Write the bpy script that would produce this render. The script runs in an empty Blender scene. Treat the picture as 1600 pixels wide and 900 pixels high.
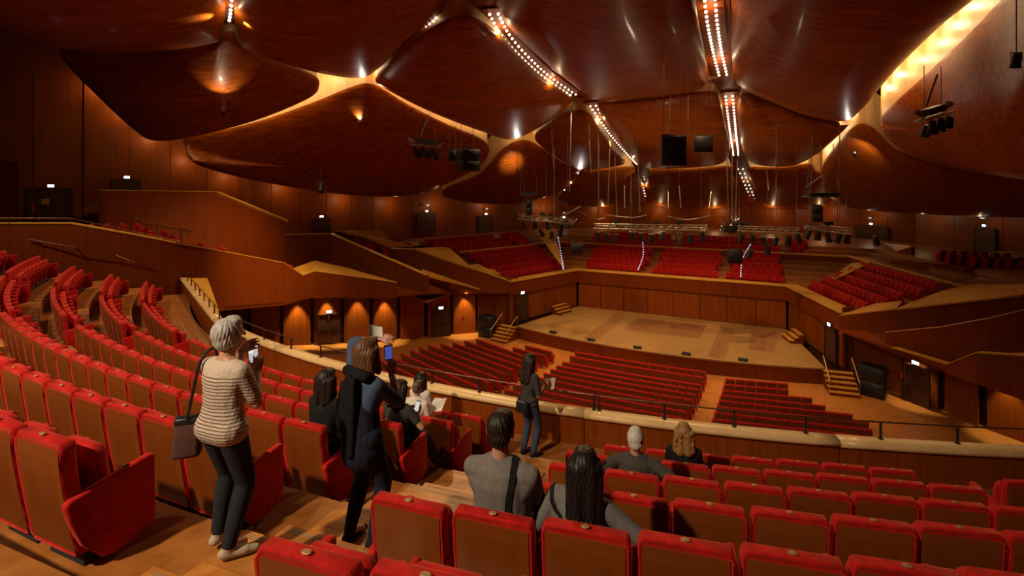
import bpy, bmesh, math, random
import numpy as np
from mathutils import Vector, Matrix
random.seed(7); np.random.seed(7)
sc = bpy.context.scene
col = sc.collection
PI = math.pi
# ------------------------------------------------------------------ camera, world, exposure, main lights
F = 800.0            # focal length in pixels of the 1600 px wide frame
HZ = 295.0           # pixel row of the horizon (level camera with a shifted lens)
CAMZ = 12.0          # camera height above the stalls floor
cam = bpy.data.cameras.new('camera'); cam_o = bpy.data.objects.new('camera', cam); col.objects.link(cam_o)
cam.sensor_width = 36.0; cam.lens = 36.0 * F / 1600; cam.shift_y = -(450 - HZ) / 1600
cam.clip_start = 0.05; cam.clip_end = 400
cam_o.location = (0, 0, CAMZ); cam_o.rotation_euler = (PI / 2, 0, 0)
sc.camera = cam_o
w = bpy.data.worlds.new('world'); sc.world = w; w.use_nodes = True
w.node_tree.nodes['Background'].inputs[0].default_value = (1.0, 0.62, 0.34, 1)
w.node_tree.nodes['Background'].inputs[1].default_value = 0.0
sc.view_settings.view_transform = 'Standard'; sc.view_settings.look = 'None'
sc.view_settings.gamma = 1.0; sc.view_settings.use_curve_mapping = False
sc.view_settings.exposure = 0.0

# hall frame: u to the right, v towards the stage (origin: middle of the stage front), z world height
AX = (0.459, 0.889); LX = (0.889, -0.459); S0 = (9.8, 36.2)
def W(u, v, z): return Vector((S0[0] + u * LX[0] + v * AX[0], S0[1] + u * LX[1] + v * AX[1], z))
def P(px, py, d): return Vector(((px - 800) / F * d, d, CAMZ - (py - HZ) / F * d))
CX, CY = 9.8, 34.0   # centre of the curved rows of the near tier
def POL(a, r, z):
    a = math.radians(a); return Vector((CX - r * math.sin(a), CY - r * math.cos(a), z))

def lamp(kind, name, loc, energy, color=(1, .7, .4), size=.2, target=None, spot=60, blend=.5, sy=None):
    l = bpy.data.lights.new(name, kind); l.energy = energy; l.color = color
    if kind == 'AREA':
        l.size = size
        if sy: l.shape = 'RECTANGLE'; l.size_y = sy
    else: l.shadow_soft_size = size
    if kind == 'SPOT': l.spot_size = math.radians(spot); l.spot_blend = blend
    o = bpy.data.objects.new(name, l); col.objects.link(o); o.location = loc
    if target is not None:
        o.rotation_euler = (Vector(target) - Vector(loc)).to_track_quat('-Z', 'Y').to_euler()
    return o
WARM = (1.0, .61, .27); WHITE = (1.0, .93, .85)
# house lights in the ceiling slots (downlights)
E = 1.0
for (u, v, z, tu, tv, tz, e, sp) in [
        (-4.9, -3, 17.6, -2, 2, 1, 3800, 95), (4.9, -3, 17.6, 3, 2, 1, 3800, 95),
        (-4.9, 12, 15.6, -1, 4, 1, 1700, 70), (4.9, 12, 15.6, 1, 4, 1, 1700, 70),
        (-4.9, 8, 16.3, -9, 6, 4, 1000, 90), (4.9, 8, 16.3, 9, 6, 4, 420, 90),
        (-4.9, -9, 19.0, -8, -10, 1, 3300, 96), (4.9, -9, 19.0, 6, -10, 1, 2000, 88),
        (-4.9, -17, 19.8, -2, -28, 8, 3200, 110), (4.9, -17, 19.8, 3, -29, 8, 1600, 90),
        (-14.2, -20.5, 18.6, -12, -28, 9, 2000, 84), (-14.6, -12.6, 18.0, -19, -18, 8, 1500, 72),
        (2, -44, 19.6, 2.4, -33, 9, 7800, 68), (-5, -40, 19.6, -4, -30, 8.5, 4600, 84), (-16, -33, 19, -14, -25, 8, 2000, 95)]:
    near = v < -30; lamp('SPOT', 'house_downlight', W(u, v, z), e * E * (1.1 if near else 1), (1, .78, .54) if near else WARM, .25, W(tu, tv, tz), sp, 1. if near else .8)
# added beam from below the hanging cluster, brightens the left terrace wall
lamp('SPOT', 'terrace_fill', P(662, 252, 26), 4200, WARM, .15, P(430, 430, 29), 62, 1.)
# added upward fill at truss height, brightens the ceiling shells
for (px, py, d, e) in [(850, 335, 38, 420), (1000, 345, 37, 480), (1160, 345, 35.5, 160)]:
    lamp('SPOT', 'ceiling_fill', P(px, py, d), e, (1, .76, .50), .12, P(px, py, d) + Vector((0, -3, 10)), 165, .5)

# ------------------------------------------------------------------ materials
def nodes(name):
    m = bpy.data.materials.new(name); m.use_nodes = True
    nt = m.node_tree; return m, nt, nt.nodes['Principled BSDF'], nt.nodes.new
def wood(name, c1, c2, rough=.35, scale=(9, 9, .35), bump=.02, rnd=.0, spec=.5, coat=0.):
    m, nt, b, N = nodes(name); L = nt.links.new
    tc = N('ShaderNodeTexCoord'); mp = N('ShaderNodeMapping'); mp.inputs['Scale'].default_value = scale
    L(tc.outputs['Object'], mp.inputs['Vector'])
    n1 = N('ShaderNodeTexNoise'); n1.inputs['Scale'].default_value = 1.0; n1.inputs['Detail'].default_value = 7; n1.inputs['Roughness'].default_value = .62
    L(mp.outputs[0], n1.inputs['Vector'])
    n2 = N('ShaderNodeTexNoise'); n2.inputs['Scale'].default_value = .35; n2.inputs['Detail'].default_value = 3
    L(tc.outputs['Object'], n2.inputs['Vector'])
    mix = N('ShaderNodeMix'); mix.data_type = 'RGBA'
    r = N('ShaderNodeValToRGB'); r.color_ramp.elements[0].position = .32; r.color_ramp.elements[1].position = .7
    r.color_ramp.elements[0].color = (*c1, 1); r.color_ramp.elements[1].color = (*c2, 1)
    L(n1.outputs['Fac'], r.inputs[0])
    hs = N('ShaderNodeHueSaturation')
    ad = N('ShaderNodeMath'); ad.operation = 'MULTIPLY_ADD'; ad.inputs[1].default_value = .5; ad.inputs[2].default_value = .75
    L(n2.outputs['Fac'], ad.inputs[0])
    src = ad.outputs[0]
    if rnd > 0:
        oi = N('ShaderNodeObjectInfo'); m2 = N('ShaderNodeMath'); m2.operation = 'MULTIPLY_ADD'
        m2.inputs[1].default_value = rnd; m2.inputs[2].default_value = -rnd / 2; L(oi.outputs['Random'], m2.inputs[0])
        a2 = N('ShaderNodeMath'); a2.operation = 'ADD'; L(src, a2.inputs[0]); L(m2.outputs[0], a2.inputs[1]); src = a2.outputs[0]
    L(src, hs.inputs['Value']); L(r.outputs[0], hs.inputs['Color']); L(hs.outputs[0], b.inputs['Base Color'])
    b.inputs['Roughness'].default_value = rough; b.inputs['Specular IOR Level'].default_value = spec
    if coat: b.inputs['Coat Weight'].default_value = coat; b.inputs['Coat Roughness'].default_value = .10
    if bump:
        bp = N('ShaderNodeBump'); bp.inputs['Strength'].default_value = .25; bp.inputs['Distance'].default_value = bump
        L(n1.outputs['Fac'], bp.inputs['Height']); L(bp.outputs[0], b.inputs['Normal'])
    return m
def plain(name, c, rough=.6, metal=0., noise=0., nscale=20., sheen=0., spec=.5, bump=0.):
    m, nt, b, N = nodes(name); L = nt.links.new
    b.inputs['Roughness'].default_value = rough; b.inputs['Metallic'].default_value = metal
    b.inputs['Specular IOR Level'].default_value = spec
    tc = N('ShaderNodeTexCoord'); n = N('ShaderNodeTexNoise'); n.inputs['Scale'].default_value = nscale; n.inputs['Detail'].default_value = 4
    L(tc.outputs['Object'], n.inputs['Vector'])
    r = N('ShaderNodeValToRGB'); k = max(noise, .04)
    r.color_ramp.elements[0].position = .3; r.color_ramp.elements[1].position = .7
    r.color_ramp.elements[0].color = (*[x * (1 - k) for x in c], 1); r.color_ramp.elements[1].color = (*[min(1, x * (1 + k)) for x in c], 1)
    L(n.outputs['Fac'], r.inputs[0]); L(r.outputs[0], b.inputs['Base Color'])
    if sheen: b.inputs['Sheen Weight'].default_value = sheen; b.inputs['Sheen Roughness'].default_value = .4; b.inputs['Sheen Tint'].default_value = (1, .25, .15, 1)
    if bump:
        bp = N('ShaderNodeBump'); bp.inputs['Strength'].default_value = .4; bp.inputs['Distance'].default_value = bump
        L(n.outputs['Fac'], bp.inputs['Height']); L(bp.outputs[0], b.inputs['Normal'])
    return m
def emit(name, c, s):
    m, nt, b, N = nodes(name)
    b.inputs['Base Color'].default_value = (*c, 1); b.inputs['Emission Color'].default_value = (*c, 1); b.inputs['Emission Strength'].default_value = s
    return m
def stripes(name, c1, c2, freq):
    m, nt, b, N = nodes(name); L = nt.links.new
    tc = N('ShaderNodeTexCoord'); sp = N('ShaderNodeSeparateXYZ'); L(tc.outputs['Object'], sp.inputs[0])
    nz = N('ShaderNodeTexNoise'); nz.inputs['Scale'].default_value = 6; L(tc.outputs['Object'], nz.inputs['Vector'])
    ma = N('ShaderNodeMath'); ma.operation = 'MULTIPLY_ADD'; ma.inputs[1].default_value = .02; L(nz.outputs['Fac'], ma.inputs[0]); L(sp.outputs['Z'], ma.inputs[2])
    m1 = N('ShaderNodeMath'); m1.operation = 'MULTIPLY'; m1.inputs[1].default_value = freq; L(ma.outputs[0], m1.inputs[0])
    fr = N('ShaderNodeMath'); fr.operation = 'FRACT'; L(m1.outputs[0], fr.inputs[0])
    gt = N('ShaderNodeMath'); gt.operation = 'GREATER_THAN'; gt.inputs[1].default_value = .62; L(fr.outputs[0], gt.inputs[0])
    # plain lace yoke above the stripes
    yk = N('ShaderNodeMath'); yk.operation = 'LESS_THAN'; yk.inputs[1].default_value = 1.24; L(sp.outputs['Z'], yk.inputs[0])
    mm = N('ShaderNodeMath'); mm.operation = 'MULTIPLY'; L(gt.outputs[0], mm.inputs[0]); L(yk.outputs[0], mm.inputs[1])
    mx = N('ShaderNodeMix'); mx.data_type = 'RGBA'; mx.inputs[6].default_value = (*c1, 1); mx.inputs[7].default_value = (*c2, 1)
    L(mm.outputs[0], mx.inputs[0]); L(mx.outputs[2], b.inputs['Base Color']); b.inputs['Roughness'].default_value = .8
    vo = N('ShaderNodeTexVoronoi'); vo.inputs['Scale'].default_value = 45; L(tc.outputs['Object'], vo.inputs['Vector'])
    bp = N('ShaderNodeBump'); bp.inputs['Strength'].default_value = .5; bp.inputs['Distance'].default_value = .006
    L(vo.outputs['Distance'], bp.inputs['Height']); L(bp.outputs[0], b.inputs['Normal'])
    return m

M = {}
M['shell'] = wood('cherry_shell', (.18, .038, .003), (.42, .105, .010), .42, (.3, 4.5, 4.5), 0, rnd=.12, spec=.08, coat=.035)
M['flange'] = wood('pale_flange', (.60, .38, .15), (.76, .52, .24), .45, (6, 6, .4), .01)
M['fascia'] = wood('fascia_wood', (.165, .031, .002), (.24, .050, .004), .5, (14, 14, .4), .01, spec=.12)
M['wallw'] = wood('wall_panel_wood', (.20, .042, .003), (.30, .070, .006), .45, (10, 10, .3), .01, rnd=.22, spec=.2)
M['ledge'] = wood('ledge_wood', (.56, .27, .035), (.68, .36, .06), .45, (3, 3, 3), .005, spec=.2)
M['cap'] = wood('parapet_cap_wood', (.66, .43, .18), (.78, .54, .25), .35, (3, 3, 3), .005)
M['floorw'] = wood('tier_floor_wood', (.24, .078, .012), (.40, .15, .035), .42, (3.5, 3.5, 3.5), .005, rnd=.4)
M['plank'] = wood('aisle_plank_wood', (.32, .108, .017), (.56, .23, .05), .42, (2.6, 7, 7), .004, rnd=.45, spec=.3)
M['stagew'] = wood('stage_wood', (.36, .20, .062), (.50, .30, .10), .45, (1.2, 7, 7), .004, rnd=.12)
M['stagedark'] = wood('stage_dark_wood', (.28, .125, .04), (.38, .19, .065), .38, (1.2, 7, 7), .004, rnd=.2)
M['back'] = wood('chair_back_wood', (.165, .036, .003), (.225, .054, .006), .4, (9, 9, 1.2), .002, rnd=.15)
M['darkw'] = wood('dark_door_wood', (.05, .016, .006), (.085, .028, .010), .5, (8, 8, .4), .004)
M['red'] = plain('red_velvet', (.46, .010, .008), .75, 0, .22, 14, sheen=.5, spec=.15, bump=.002)
M['black'] = plain('black_paint', (.012, .012, .013), .45, 0, .2)
M['speaker'] = plain('speaker_black', (.010, .011, .010), .5, 0, .3, 60, bump=.003)
M['dark'] = plain('dark_base', (.012, .008, .007), .8)
M['steel'] = plain('brushed_steel', (.46, .45, .42), .3, 1., .1)
M['nosing'] = plain('nosing_metal', (.34, .24, .15), .55, .3, .1)
M['rail'] = plain('bronze_rail', (.20, .11, .07), .35, .9, .15)
M['brass'] = plain('brass', (.42, .27, .10), .5, .4, .45, 160)
M['bulb'] = emit('bulb_glow', (1, .84, .62), 4.0)
M['lamp'] = emit('lamp_glow', (1, .88, .70), 35)
M['sign'] = emit('exit_sign_glow', (.62, .80, 1), 6)
M['steplight'] = emit('step_light_glow', (.75, .72, 1), 1.3)
M['screen'] = emit('phone_screen_white', (.80, .82, .85), .55)
M['screen_blue'] = emit('phone_screen_blue', (.09, .12, .50), .6)
M['skin'] = plain('skin', (.52, .27, .17), .5, 0, .08, 30)
M['paper'] = plain('paper', (.72, .68, .62), .7)
M['yellow'] = plain('notice_yellow', (.42, .30, .06), .7)
M['firered'] = plain('fire_red', (.45, .01, .01), .4)

# ------------------------------------------------------------------ object helpers
ORDN = ['first', 'second', 'third', 'fourth', 'fifth', 'sixth', 'seventh', 'eighth', 'ninth', 'tenth', 'eleventh', 'twelfth', 'thirteenth', 'fourteenth', 'fifteenth', 'sixteenth', 'seventeenth', 'eighteenth', 'nineteenth', 'twentieth', 'twenty-first', 'twenty-second', 'twenty-third', 'twenty-fourth']
def tag(o, label=None, cat=None, group=None, kind=None):
    if label: o['label'] = label
    if cat: o['category'] = cat
    if group: o['group'] = group
    if kind: o['kind'] = kind
    return o
def empty(name, loc=(0, 0, 0), rz=0.):
    o = bpy.data.objects.new(name, None); o.empty_display_size = .1; col.objects.link(o)
    o.location = loc; o.rotation_euler = (0, 0, rz); return o
def mobj(name, me, mat=None, parent=None, loc=None, rz=0.):
    o = bpy.data.objects.new(name, me); col.objects.link(o)
    if mat is not None and len(me.materials) == 0:
        for q in (mat if isinstance(mat, (list, tuple)) else [mat]): me.materials.append(M[q] if isinstance(q, str) else q)
    if parent is not None: o.parent = parent
    if loc is not None: o.location = loc; o.rotation_euler = (0, 0, rz)
    return o
class MB:
    """collects boxes, tubes, prisms ... into one mesh"""
    def __init__(s): s.v = []; s.f = []; s.mi = []; s.sm = []
    def add(s, vs, fs, mi=0, smooth=False):
        o = len(s.v); s.v += [tuple(x) for x in vs]
        for f in fs: s.f.append(tuple(o + i for i in f)); s.mi.append(mi); s.sm.append(smooth)
        return s
    def box(s, x0, x1, y0, y1, z0, z1, T=None, mi=0):
        vs = [Vector((x, y, z)) for x in (x0, x1) for y in (y0, y1) for z in (z0, z1)]
        if T is not None: vs = [T @ q for q in vs]
        return s.add(vs, [(0, 1, 3, 2), (4, 6, 7, 5), (0, 4, 5, 1), (2, 3, 7, 6), (0, 2, 6, 4), (1, 5, 7, 3)], mi)
    def tube(s, p0, p1, r0, r1=None, n=8, mi=0, caps=True):
        p0, p1 = Vector(p0), Vector(p1); r1 = r0 if r1 is None else r1
        d = (p1 - p0); d.normalize(); a = d.orthogonal(); a.normalize(); b = d.cross(a)
        vs = []
        for p, r in ((p0, r0), (p1, r1)):
            for k in range(n):
                t = 2 * PI * k / n; vs.append(p + (a * math.cos(t) + b * math.sin(t)) * r)
        fs = [(k, (k + 1) % n, n + (k + 1) % n, n + k) for k in range(n)]
        s.add(vs, fs, mi, True)
        if caps: s.add(vs, [tuple(range(n - 1, -1, -1)), tuple(range(n, 2 * n))], mi)
        return s
    def path(s, pts, r, n=6, mi=0):
        for a, b in zip(pts[:-1], pts[1:]): s.tube(a, b, r, r, n, mi)
        return s
    def prism(s, poly, off, mi=0):
        """poly: list of 3D points, extruded by vector off"""
        n = len(poly); off = Vector(off); poly = [Vector(p) for p in poly]
        vs = poly + [p + off for p in poly]
        fs = [tuple(range(n - 1, -1, -1)), tuple(range(n, 2 * n))] + [(k, (k + 1) % n, n + (k + 1) % n, n + k) for k in range(n)]
        return s.add(vs, fs, mi)
    def lathe(s, prof, n=16, T=None, mi=0):
        vs = []; m = len(prof)
        for k in range(n):
            t = 2 * PI * k / n
            for (r, z) in prof: vs.append(Vector((r * math.cos(t), r * math.sin(t), z)))
        if T is not None: vs = [T @ q for q in vs]
        fs = [(k * m + j, ((k + 1) % n) * m + j, ((k + 1) % n) * m + j + 1, k * m + j + 1) for k in range(n) for j in range(m - 1)]
        return s.add(vs, fs, mi, True)
    def ell(s, c, r, n=12, m=8, T=None, mi=0):
        prof = [(math.sin(PI * j / m), -math.cos(PI * j / m)) for j in range(m + 1)]
        A = Matrix.Translation(Vector(c)) @ Matrix.Diagonal((r[0], r[1], r[2], 1))
        return s.lathe(prof, n, (T @ A) if T is not None else A, mi)
    def mesh(s, name='m', fix=False):
        me = bpy.data.meshes.new(name); me.from_pydata(s.v, [], s.f)
        me.polygons.foreach_set('material_index', s.mi); me.polygons.foreach_set('use_smooth', s.sm)
        if fix:
            bm = bmesh.new(); bm.from_mesh(me); bmesh.ops.recalc_face_normals(bm, faces=bm.faces); bm.to_mesh(me); bm.free()
        me.update(); return me
    def build(s, name, mat, parent=None, loc=None, rz=0., fix=True):
        return mobj(name, s.mesh(name, fix), mat, parent, loc, rz)
def rbox(x0, x1, y0, y1, z0, z1, bev=.02, seg=3, fn=None, name='rb'):
    """rounded box; fn deforms vertices"""
    bm = bmesh.new(); bmesh.ops.create_cube(bm, size=1)
    for v in bm.verts:
        v.co = Vector(((x0 + x1) / 2 + v.co.x * (x1 - x0), (y0 + y1) / 2 + v.co.y * (y1 - y0), (z0 + z1) / 2 + v.co.z * (z1 - z0)))
    bmesh.ops.bevel(bm, geom=list(bm.edges), offset=bev, segments=seg, profile=.5, affect='EDGES')
    if fn:
        for v in bm.verts: v.co = Vector(fn(v.co))
    for f in bm.faces: f.smooth = True
    me = bpy.data.meshes.new(name); bm.to_mesh(me); bm.free(); return me
def copy_tree(o, parent=None):
    c = o.copy(); col.objects.link(c); c.parent = parent
    for ch in list(o.children): copy_tree(ch, c)
    return c
def smoothcurve(pts, n, closed=True):
    pts = [Vector(p) for p in pts]; m = len(pts); out = []
    segs = m if closed else m - 1
    for i in range(segs):
        if closed: p0, p1, p2, p3 = pts[(i - 1) % m], pts[i], pts[(i + 1) % m], pts[(i + 2) % m]
        else: p0, p1, p2, p3 = pts[max(i - 1, 0)], pts[i], pts[i + 1], pts[min(i + 2, m - 1)]
        for k in range(n):
            t = k / n
            out.append(.5 * ((2 * p1) + (p2 - p0) * t + (2 * p0 - 5 * p1 + 4 * p2 - p3) * t * t + (3 * p1 - p0 - 3 * p2 + p3) * t ** 3))
    if not closed: out.append(pts[-1])
    return out
# ================================================================== LARGE STRUCTURE
def ribbon(rows, thick):
    """rows: list of (bottom, top) points seen side; solid wall extruded horizontally away from the camera"""
    mb = MB()
    for (b0, t0), (b1, t1) in zip(rows[:-1], rows[1:]):
        d = Vector(((b1 - b0).y, -(b1 - b0).x, 0))
        if d.length < 1e-6: continue
        d.normalize()
        if d.dot(Vector((b0.x, b0.y, 0))) < 0: d = -d
        mb.prism([b0, b1, t1, t0], d * thick)
    return mb
def slab(poly, th=-.12): return MB().prism(poly, (0, 0, th))

# ---- perimeter wall
PERIM = [(-38, -48), (-37, -26), (-33, -14), (-28.5, 0), (-25.5, 12), (-20, 26), (-10, 35), (0, 37), (10, 35), (20, 26), (25.5, 12), (28.5, 0), (33, -14), (37, -26), (38, -48)]
def perim_hit(px):
    t = (px - 800) / F; best = None
    for (a, b) in zip(PERIM[:-1], PERIM[1:]):
        A = W(a[0], a[1], 0); B = W(b[0], b[1], 0)
        den = (B.x - A.x) - t * (B.y - A.y)
        if abs(den) < 1e-9: continue
        s = (t * A.y - A.x) / den
        if 0 <= s <= 1:
            p = A.lerp(B, s)
            if p.y > 2 and (best is None or p.y > best[0].y): best = (p, (B - A).normalized())
    return best
# wall washers close to the wall under the rim of the ceiling
for (px, py, e) in [(20, 70, 60), (75, 95, 70), (120, 135, 70), (160, 172, 70), (205, 215, 70), (260, 250, 60), (330, 275, 60), (420, 293, 70), (520, 312, 80), (600, 318, 80), (680, 320, 90), (760, 322, 90), (850, 324, 100), (940, 326, 100), (1030, 328, 100), (1120, 330, 100), (1210, 331, 90), (1290, 330, 80), (1370, 335, 50), (1460, 340, 32), (1560, 343, 25)]:
    p_, t_ = perim_hit(px); q_ = p_ - Vector((p_.x - W(0, 5, 0).x, p_.y - W(0, 5, 0).y, 0)).normalized() * 1.5
    q_.z = CAMZ - (py - HZ) / F * p_.y; lamp('POINT', 'wall_washer', q_, e * .62, (1, .62, .28), .04)
names = {0: 'wall_left', 6: 'wall_back', 8: 'wall_right'}
walls = {}
for i, (a, b) in enumerate(zip(PERIM[:-1], PERIM[1:])):
    key = 'wall_left' if i < 5 else ('wall_back' if i < 9 else 'wall_right')
    A = W(*a, 0); B = W(*b, 0); Lg = (B - A).length; t = (B - A) / Lg; n = Vector((-t.y, t.x, 0))   # n points outwards
    if n.dot(A - W(0, 0, 0)) < 0: n = -n
    if key not in walls:
        walls[key] = tag(empty(key, A), kind='structure')
    T = Matrix(((t.x, n.x, 0, A.x), (t.y, n.y, 0, A.y), (0, 0, 1, 0), (0, 0, 0, 1)))
    inv = Matrix.Translation(-Vector(walls[key].location))
    MB().box(-.2, Lg + .2, .12, .4, 4, 23, inv @ T).build('backing', 'darkw', walls[key])
    k = max(1, round(Lg / 2.6)); wd = Lg / k
    for j in range(k):
        step = (.10 if (j % 2) else 0.) if i < 2 else (.02 if j % 2 else 0.)
        MB().box(j * wd + .02, (j + 1) * wd - .02, -step, .12, 4.2, 22.5, inv @ T).build('panel', 'wallw', walls[key])

# ---- stalls floor (raked), the upper ceiling, the stage
def rake(v): return 0. if v > -6 else .075 * (-6 - v)
mb = MB(); us = np.linspace(-36, 36, 19); vs_ = np.linspace(-36, 3, 27)
vv = [W(u, v, rake(v)) for v in vs_ for u in us]; nu = len(us)
mb.add(vv, [(j * nu + i, j * nu + i + 1, (j + 1) * nu + i + 1, (j + 1) * nu + i) for j in range(len(vs_) - 1) for i in range(nu - 1)])
tag(mb.build('floor', 'plank'), kind='structure')
def zfield(u, v):
    return CAMZ + np.interp(v, [-45, -16, -2.4, 6, 20, 36], [9, 8.6, 6.6, 5.6, 2.7, -1.2]) - .0085 * min(abs(u), 23) ** 2
mb = MB(); us = np.linspace(-40, 40, 33); vs_ = np.linspace(-50, 40, 37)
vv = [W(u, v, float(zfield(u, v)) + 3.6) for v in vs_ for u in us]; nu = len(us)
mb.add(vv, [(j * nu + i, (j + 1) * nu + i, (j + 1) * nu + i + 1, j * nu + i + 1) for j in range(len(vs_) - 1) for i in range(nu - 1)], 0, True)
tag(mb.build('ceiling', 'fascia', fix=False), kind='structure')

ceil = bpy.data.objects['ceiling']
def slotcover(pts, wd, dz, mat):
    cv = smoothcurve([P(*q) for q in pts], 5, False); m = MB()
    for a, b in zip(cv[:-1], cv[1:]):
        d = (b - a); sd_ = Vector((d.y, -d.x, 0)).normalized() * wd; up_ = Vector((0, 0, dz))
        m.prism([a - sd_ + up_, b - sd_ + up_, b + sd_ + up_, a + sd_ + up_], (0, 0, .05))
    o = m.build('slot_panel', mat, ceil); return o
slotcover([(755, -60, 19), (770, 22, 24), (820, 92, 30), (898, 152, 37), (925, 165, 38.2), (965, 222, 46.5), (999, 259, 55), (1007, 290, 64), (1011, 312, 69)], .8, .36, 'fascia')
slotcover([(1100, -60, 19), (1113, 40, 24), (1130, 122, 30.5), (1139, 150, 33), (1146, 215, 41), (1150, 245, 47), (1165, 285, 57), (1177, 315, 65)], .8, .36, 'fascia')
slotcover([(366, -80, 19), (362, 0, 22), (357, 50, 24.8)], .8, .36, 'fascia')
slotcover([(735, 5, 22.6), (690, 28, 24.8), (640, 70, 27.6), (588, 116, 31.8)], .7, .7, 'flange')
slotcover([(905, 153, 36.8), (1010, 155, 34.3), (1125, 140, 31.6)], .6, .7, 'flange')
slotcover([(290, 214, 33.6), (400, 190, 33.8), (500, 155, 33.6), (575, 130, 33.2), (640, 162, 36.5), (720, 202, 42), (790, 228, 47), (830, 224, 48.5), (905, 270, 55.5), (1000, 264, 58), (1100, 264, 55)], 1.5, 2.6, 'flange')
slotcover([(1640, -70, 15.5), (1580, -10, 18.3), (1500, 60, 22.5), (1440, 118, 26.5), (1370, 178, 32.5), (1340, 195, 35.5), (1300, 235, 41.5), (1275, 262, 46.8), (1200, 262, 51)], 1.5, 2.6, 'flange')

SZ = 1.0
lip = [(u, -1.7 * (1 - (u / 10.6) ** 2)) for u in np.linspace(-10.6, 10.6, 25)]
stage = tag(empty('concert_stage', W(0, 4, 0)), 'wide pale wooden concert stage with a curved front lip', 'stage')
def kid(mb, name, mat, par, fix=True):
    o = mb.build(name, mat, par, fix=fix); o.matrix_parent_inverse = Matrix.Translation(-Vector(par.location)) if par.rotation_euler.z == 0 else par.matrix_basis.inverted(); return o
kid(slab([W(u, v, SZ) for u, v in lip] + [W(8.6, 8.9, SZ), W(-8.6, 8.9, SZ)], -.08), 'stage_deck', 'stagew', stage)
mb = MB()
for (a, b) in zip(lip[:-1], lip[1:]):
    mb.prism([W(a[0], a[1] + .04, 0), W(b[0], b[1] + .04, 0), W(b[0], b[1] + .04, SZ - .08), W(a[0], a[1] + .04, SZ - .08)], (AX[0] * .1, AX[1] * .1, 0))
kid(mb, 'stage_front', 'fascia', stage)
# darker boards let into the deck
def inlay(pts):
    kid(MB().prism([W(u, v, SZ + .004) for u, v in pts], (0, 0, .008)), 'floor_board', 'stagedark', stage)
for k in range(4): inlay([(-4.7 + .27 * k, -.9), (-4.47 + .27 * k, -.9), (-4.47 + .27 * k, 7.9), (-4.7 + .27 * k, 7.9)])
for k in range(4): inlay([(3.9 + .27 * k, -.9), (4.13 + .27 * k, -.9), (4.13 + .27 * k, 7.9), (3.9 + .27 * k, 7.9)])
for k in range(7): inlay([(-2.6, 3.0 + .6 * k), (2.9, 3.0 + .6 * k), (2.9, 3.55 + .6 * k), (-2.6, 3.55 + .6 * k)])
for k in range(3): inlay([(6.2 + .55 * k, 2.), (6.7 + .55 * k, 2.), (6.7 + .55 * k, 7.6), (6.2 + .55 * k, 7.6)])

# ---- choir balcony round the stage
BZ = CAMZ - 7.6
cb = tag(empty('wall_choir_balcony', W(0, 9, 0)), 'wooden choir balcony front with pale ledge wrapping behind the stage', kind='structure')
FR = [(-11.4, .5), (-8.6, 8.7), (8.6, 8.7), (11.4, .5)]
def outw(a, b):
    d = Vector((b[0] - a[0], b[1] - a[1])); n = Vector((-d.y, d.x)); n.normalize(); return n
for (a, b) in zip(FR[:-1], FR[1:]):
    n = outw(a, b); Lg = math.dist(a, b)
    kid(MB().prism([W(*a, BZ - 1.15), W(*b, BZ - 1.15), W(*b, BZ - .06), W(*a, BZ - .06)], W(n.x * .3, n.y * .3, 0) - W(0, 0, 0)), 'fascia', 'fascia', cb)
    k = 8 if Lg > 12 else 4
    for j in range(k):
        p = [(a[0] + (b[0] - a[0]) * f + n.x * .14, a[1] + (b[1] - a[1]) * f + n.y * .14) for f in ((j + .015) / k, (j + .985) / k)]
        kid(MB().prism([W(*p[0], SZ + .02), W(*p[1], SZ + .02), W(*p[1], BZ - 1.15), W(*p[0], BZ - 1.15)], W(n.x * .08, n.y * .08, 0) - W(0, 0, 0)), 'wall_panel', 'wallw', cb)
    q = [(x + n.x * .24, y + n.y * .24) for x, y in (a, b)]
    kid(MB().prism([W(*q[0], 0), W(*q[1], 0), W(*q[1], BZ - .3), W(*q[0], BZ - .3)], W(n.x * .1, n.y * .1, 0) - W(0, 0, 0)), 'backing', 'darkw', cb)
def offs(poly, d):
    """offset an open polyline outwards with mitres"""
    out = []
    for i, p in enumerate(poly):
        ns = []
        if i > 0: ns.append(outw(poly[i - 1], p))
        if i < len(poly) - 1: ns.append(outw(p, poly[i + 1]))
        m = sum(ns, Vector((0, 0))); m.normalize(); k = d / max(.3, m.dot(ns[0]))
        out.append((p[0] + m.x * k, p[1] + m.y * k))
    return out
inn = offs(FR, 1.15); o0 = offs(FR, -.06)
for i in range(3):
    kid(slab([W(*o0[i], BZ), W(*o0[i + 1], BZ), W(*inn[i + 1], BZ), W(*inn[i], BZ)], -.06), 'ledge', 'ledge', cb)
# stepped choir floor behind the ledge (five steps)
for j in range(6):
    a_ = offs(FR, 1.15 + 1.0 * j); b_ = offs(FR, 2.15 + 1.0 * j if j < 5 else 9.0); z = BZ - .45 + .34 * j
    for i in range(3):
        kid(slab([W(*a_[i], z), W(*a_[i + 1], z), W(*b_[i + 1], z), W(*b_[i], z)], -.36), 'step_floor', 'floorw', cb)
for lp in ([(831, 358, 55), (862, 358, 57), (872, 372, 54), (852, 377, 52)], [(852, 380, 51), (870, 379, 52), (882, 415, 46.5), (879, 417, 46)]):
    kid(MB().prism([P(*q) for q in lp], (0, 0, -.08)), 'ledge', 'ledge', cb)
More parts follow.
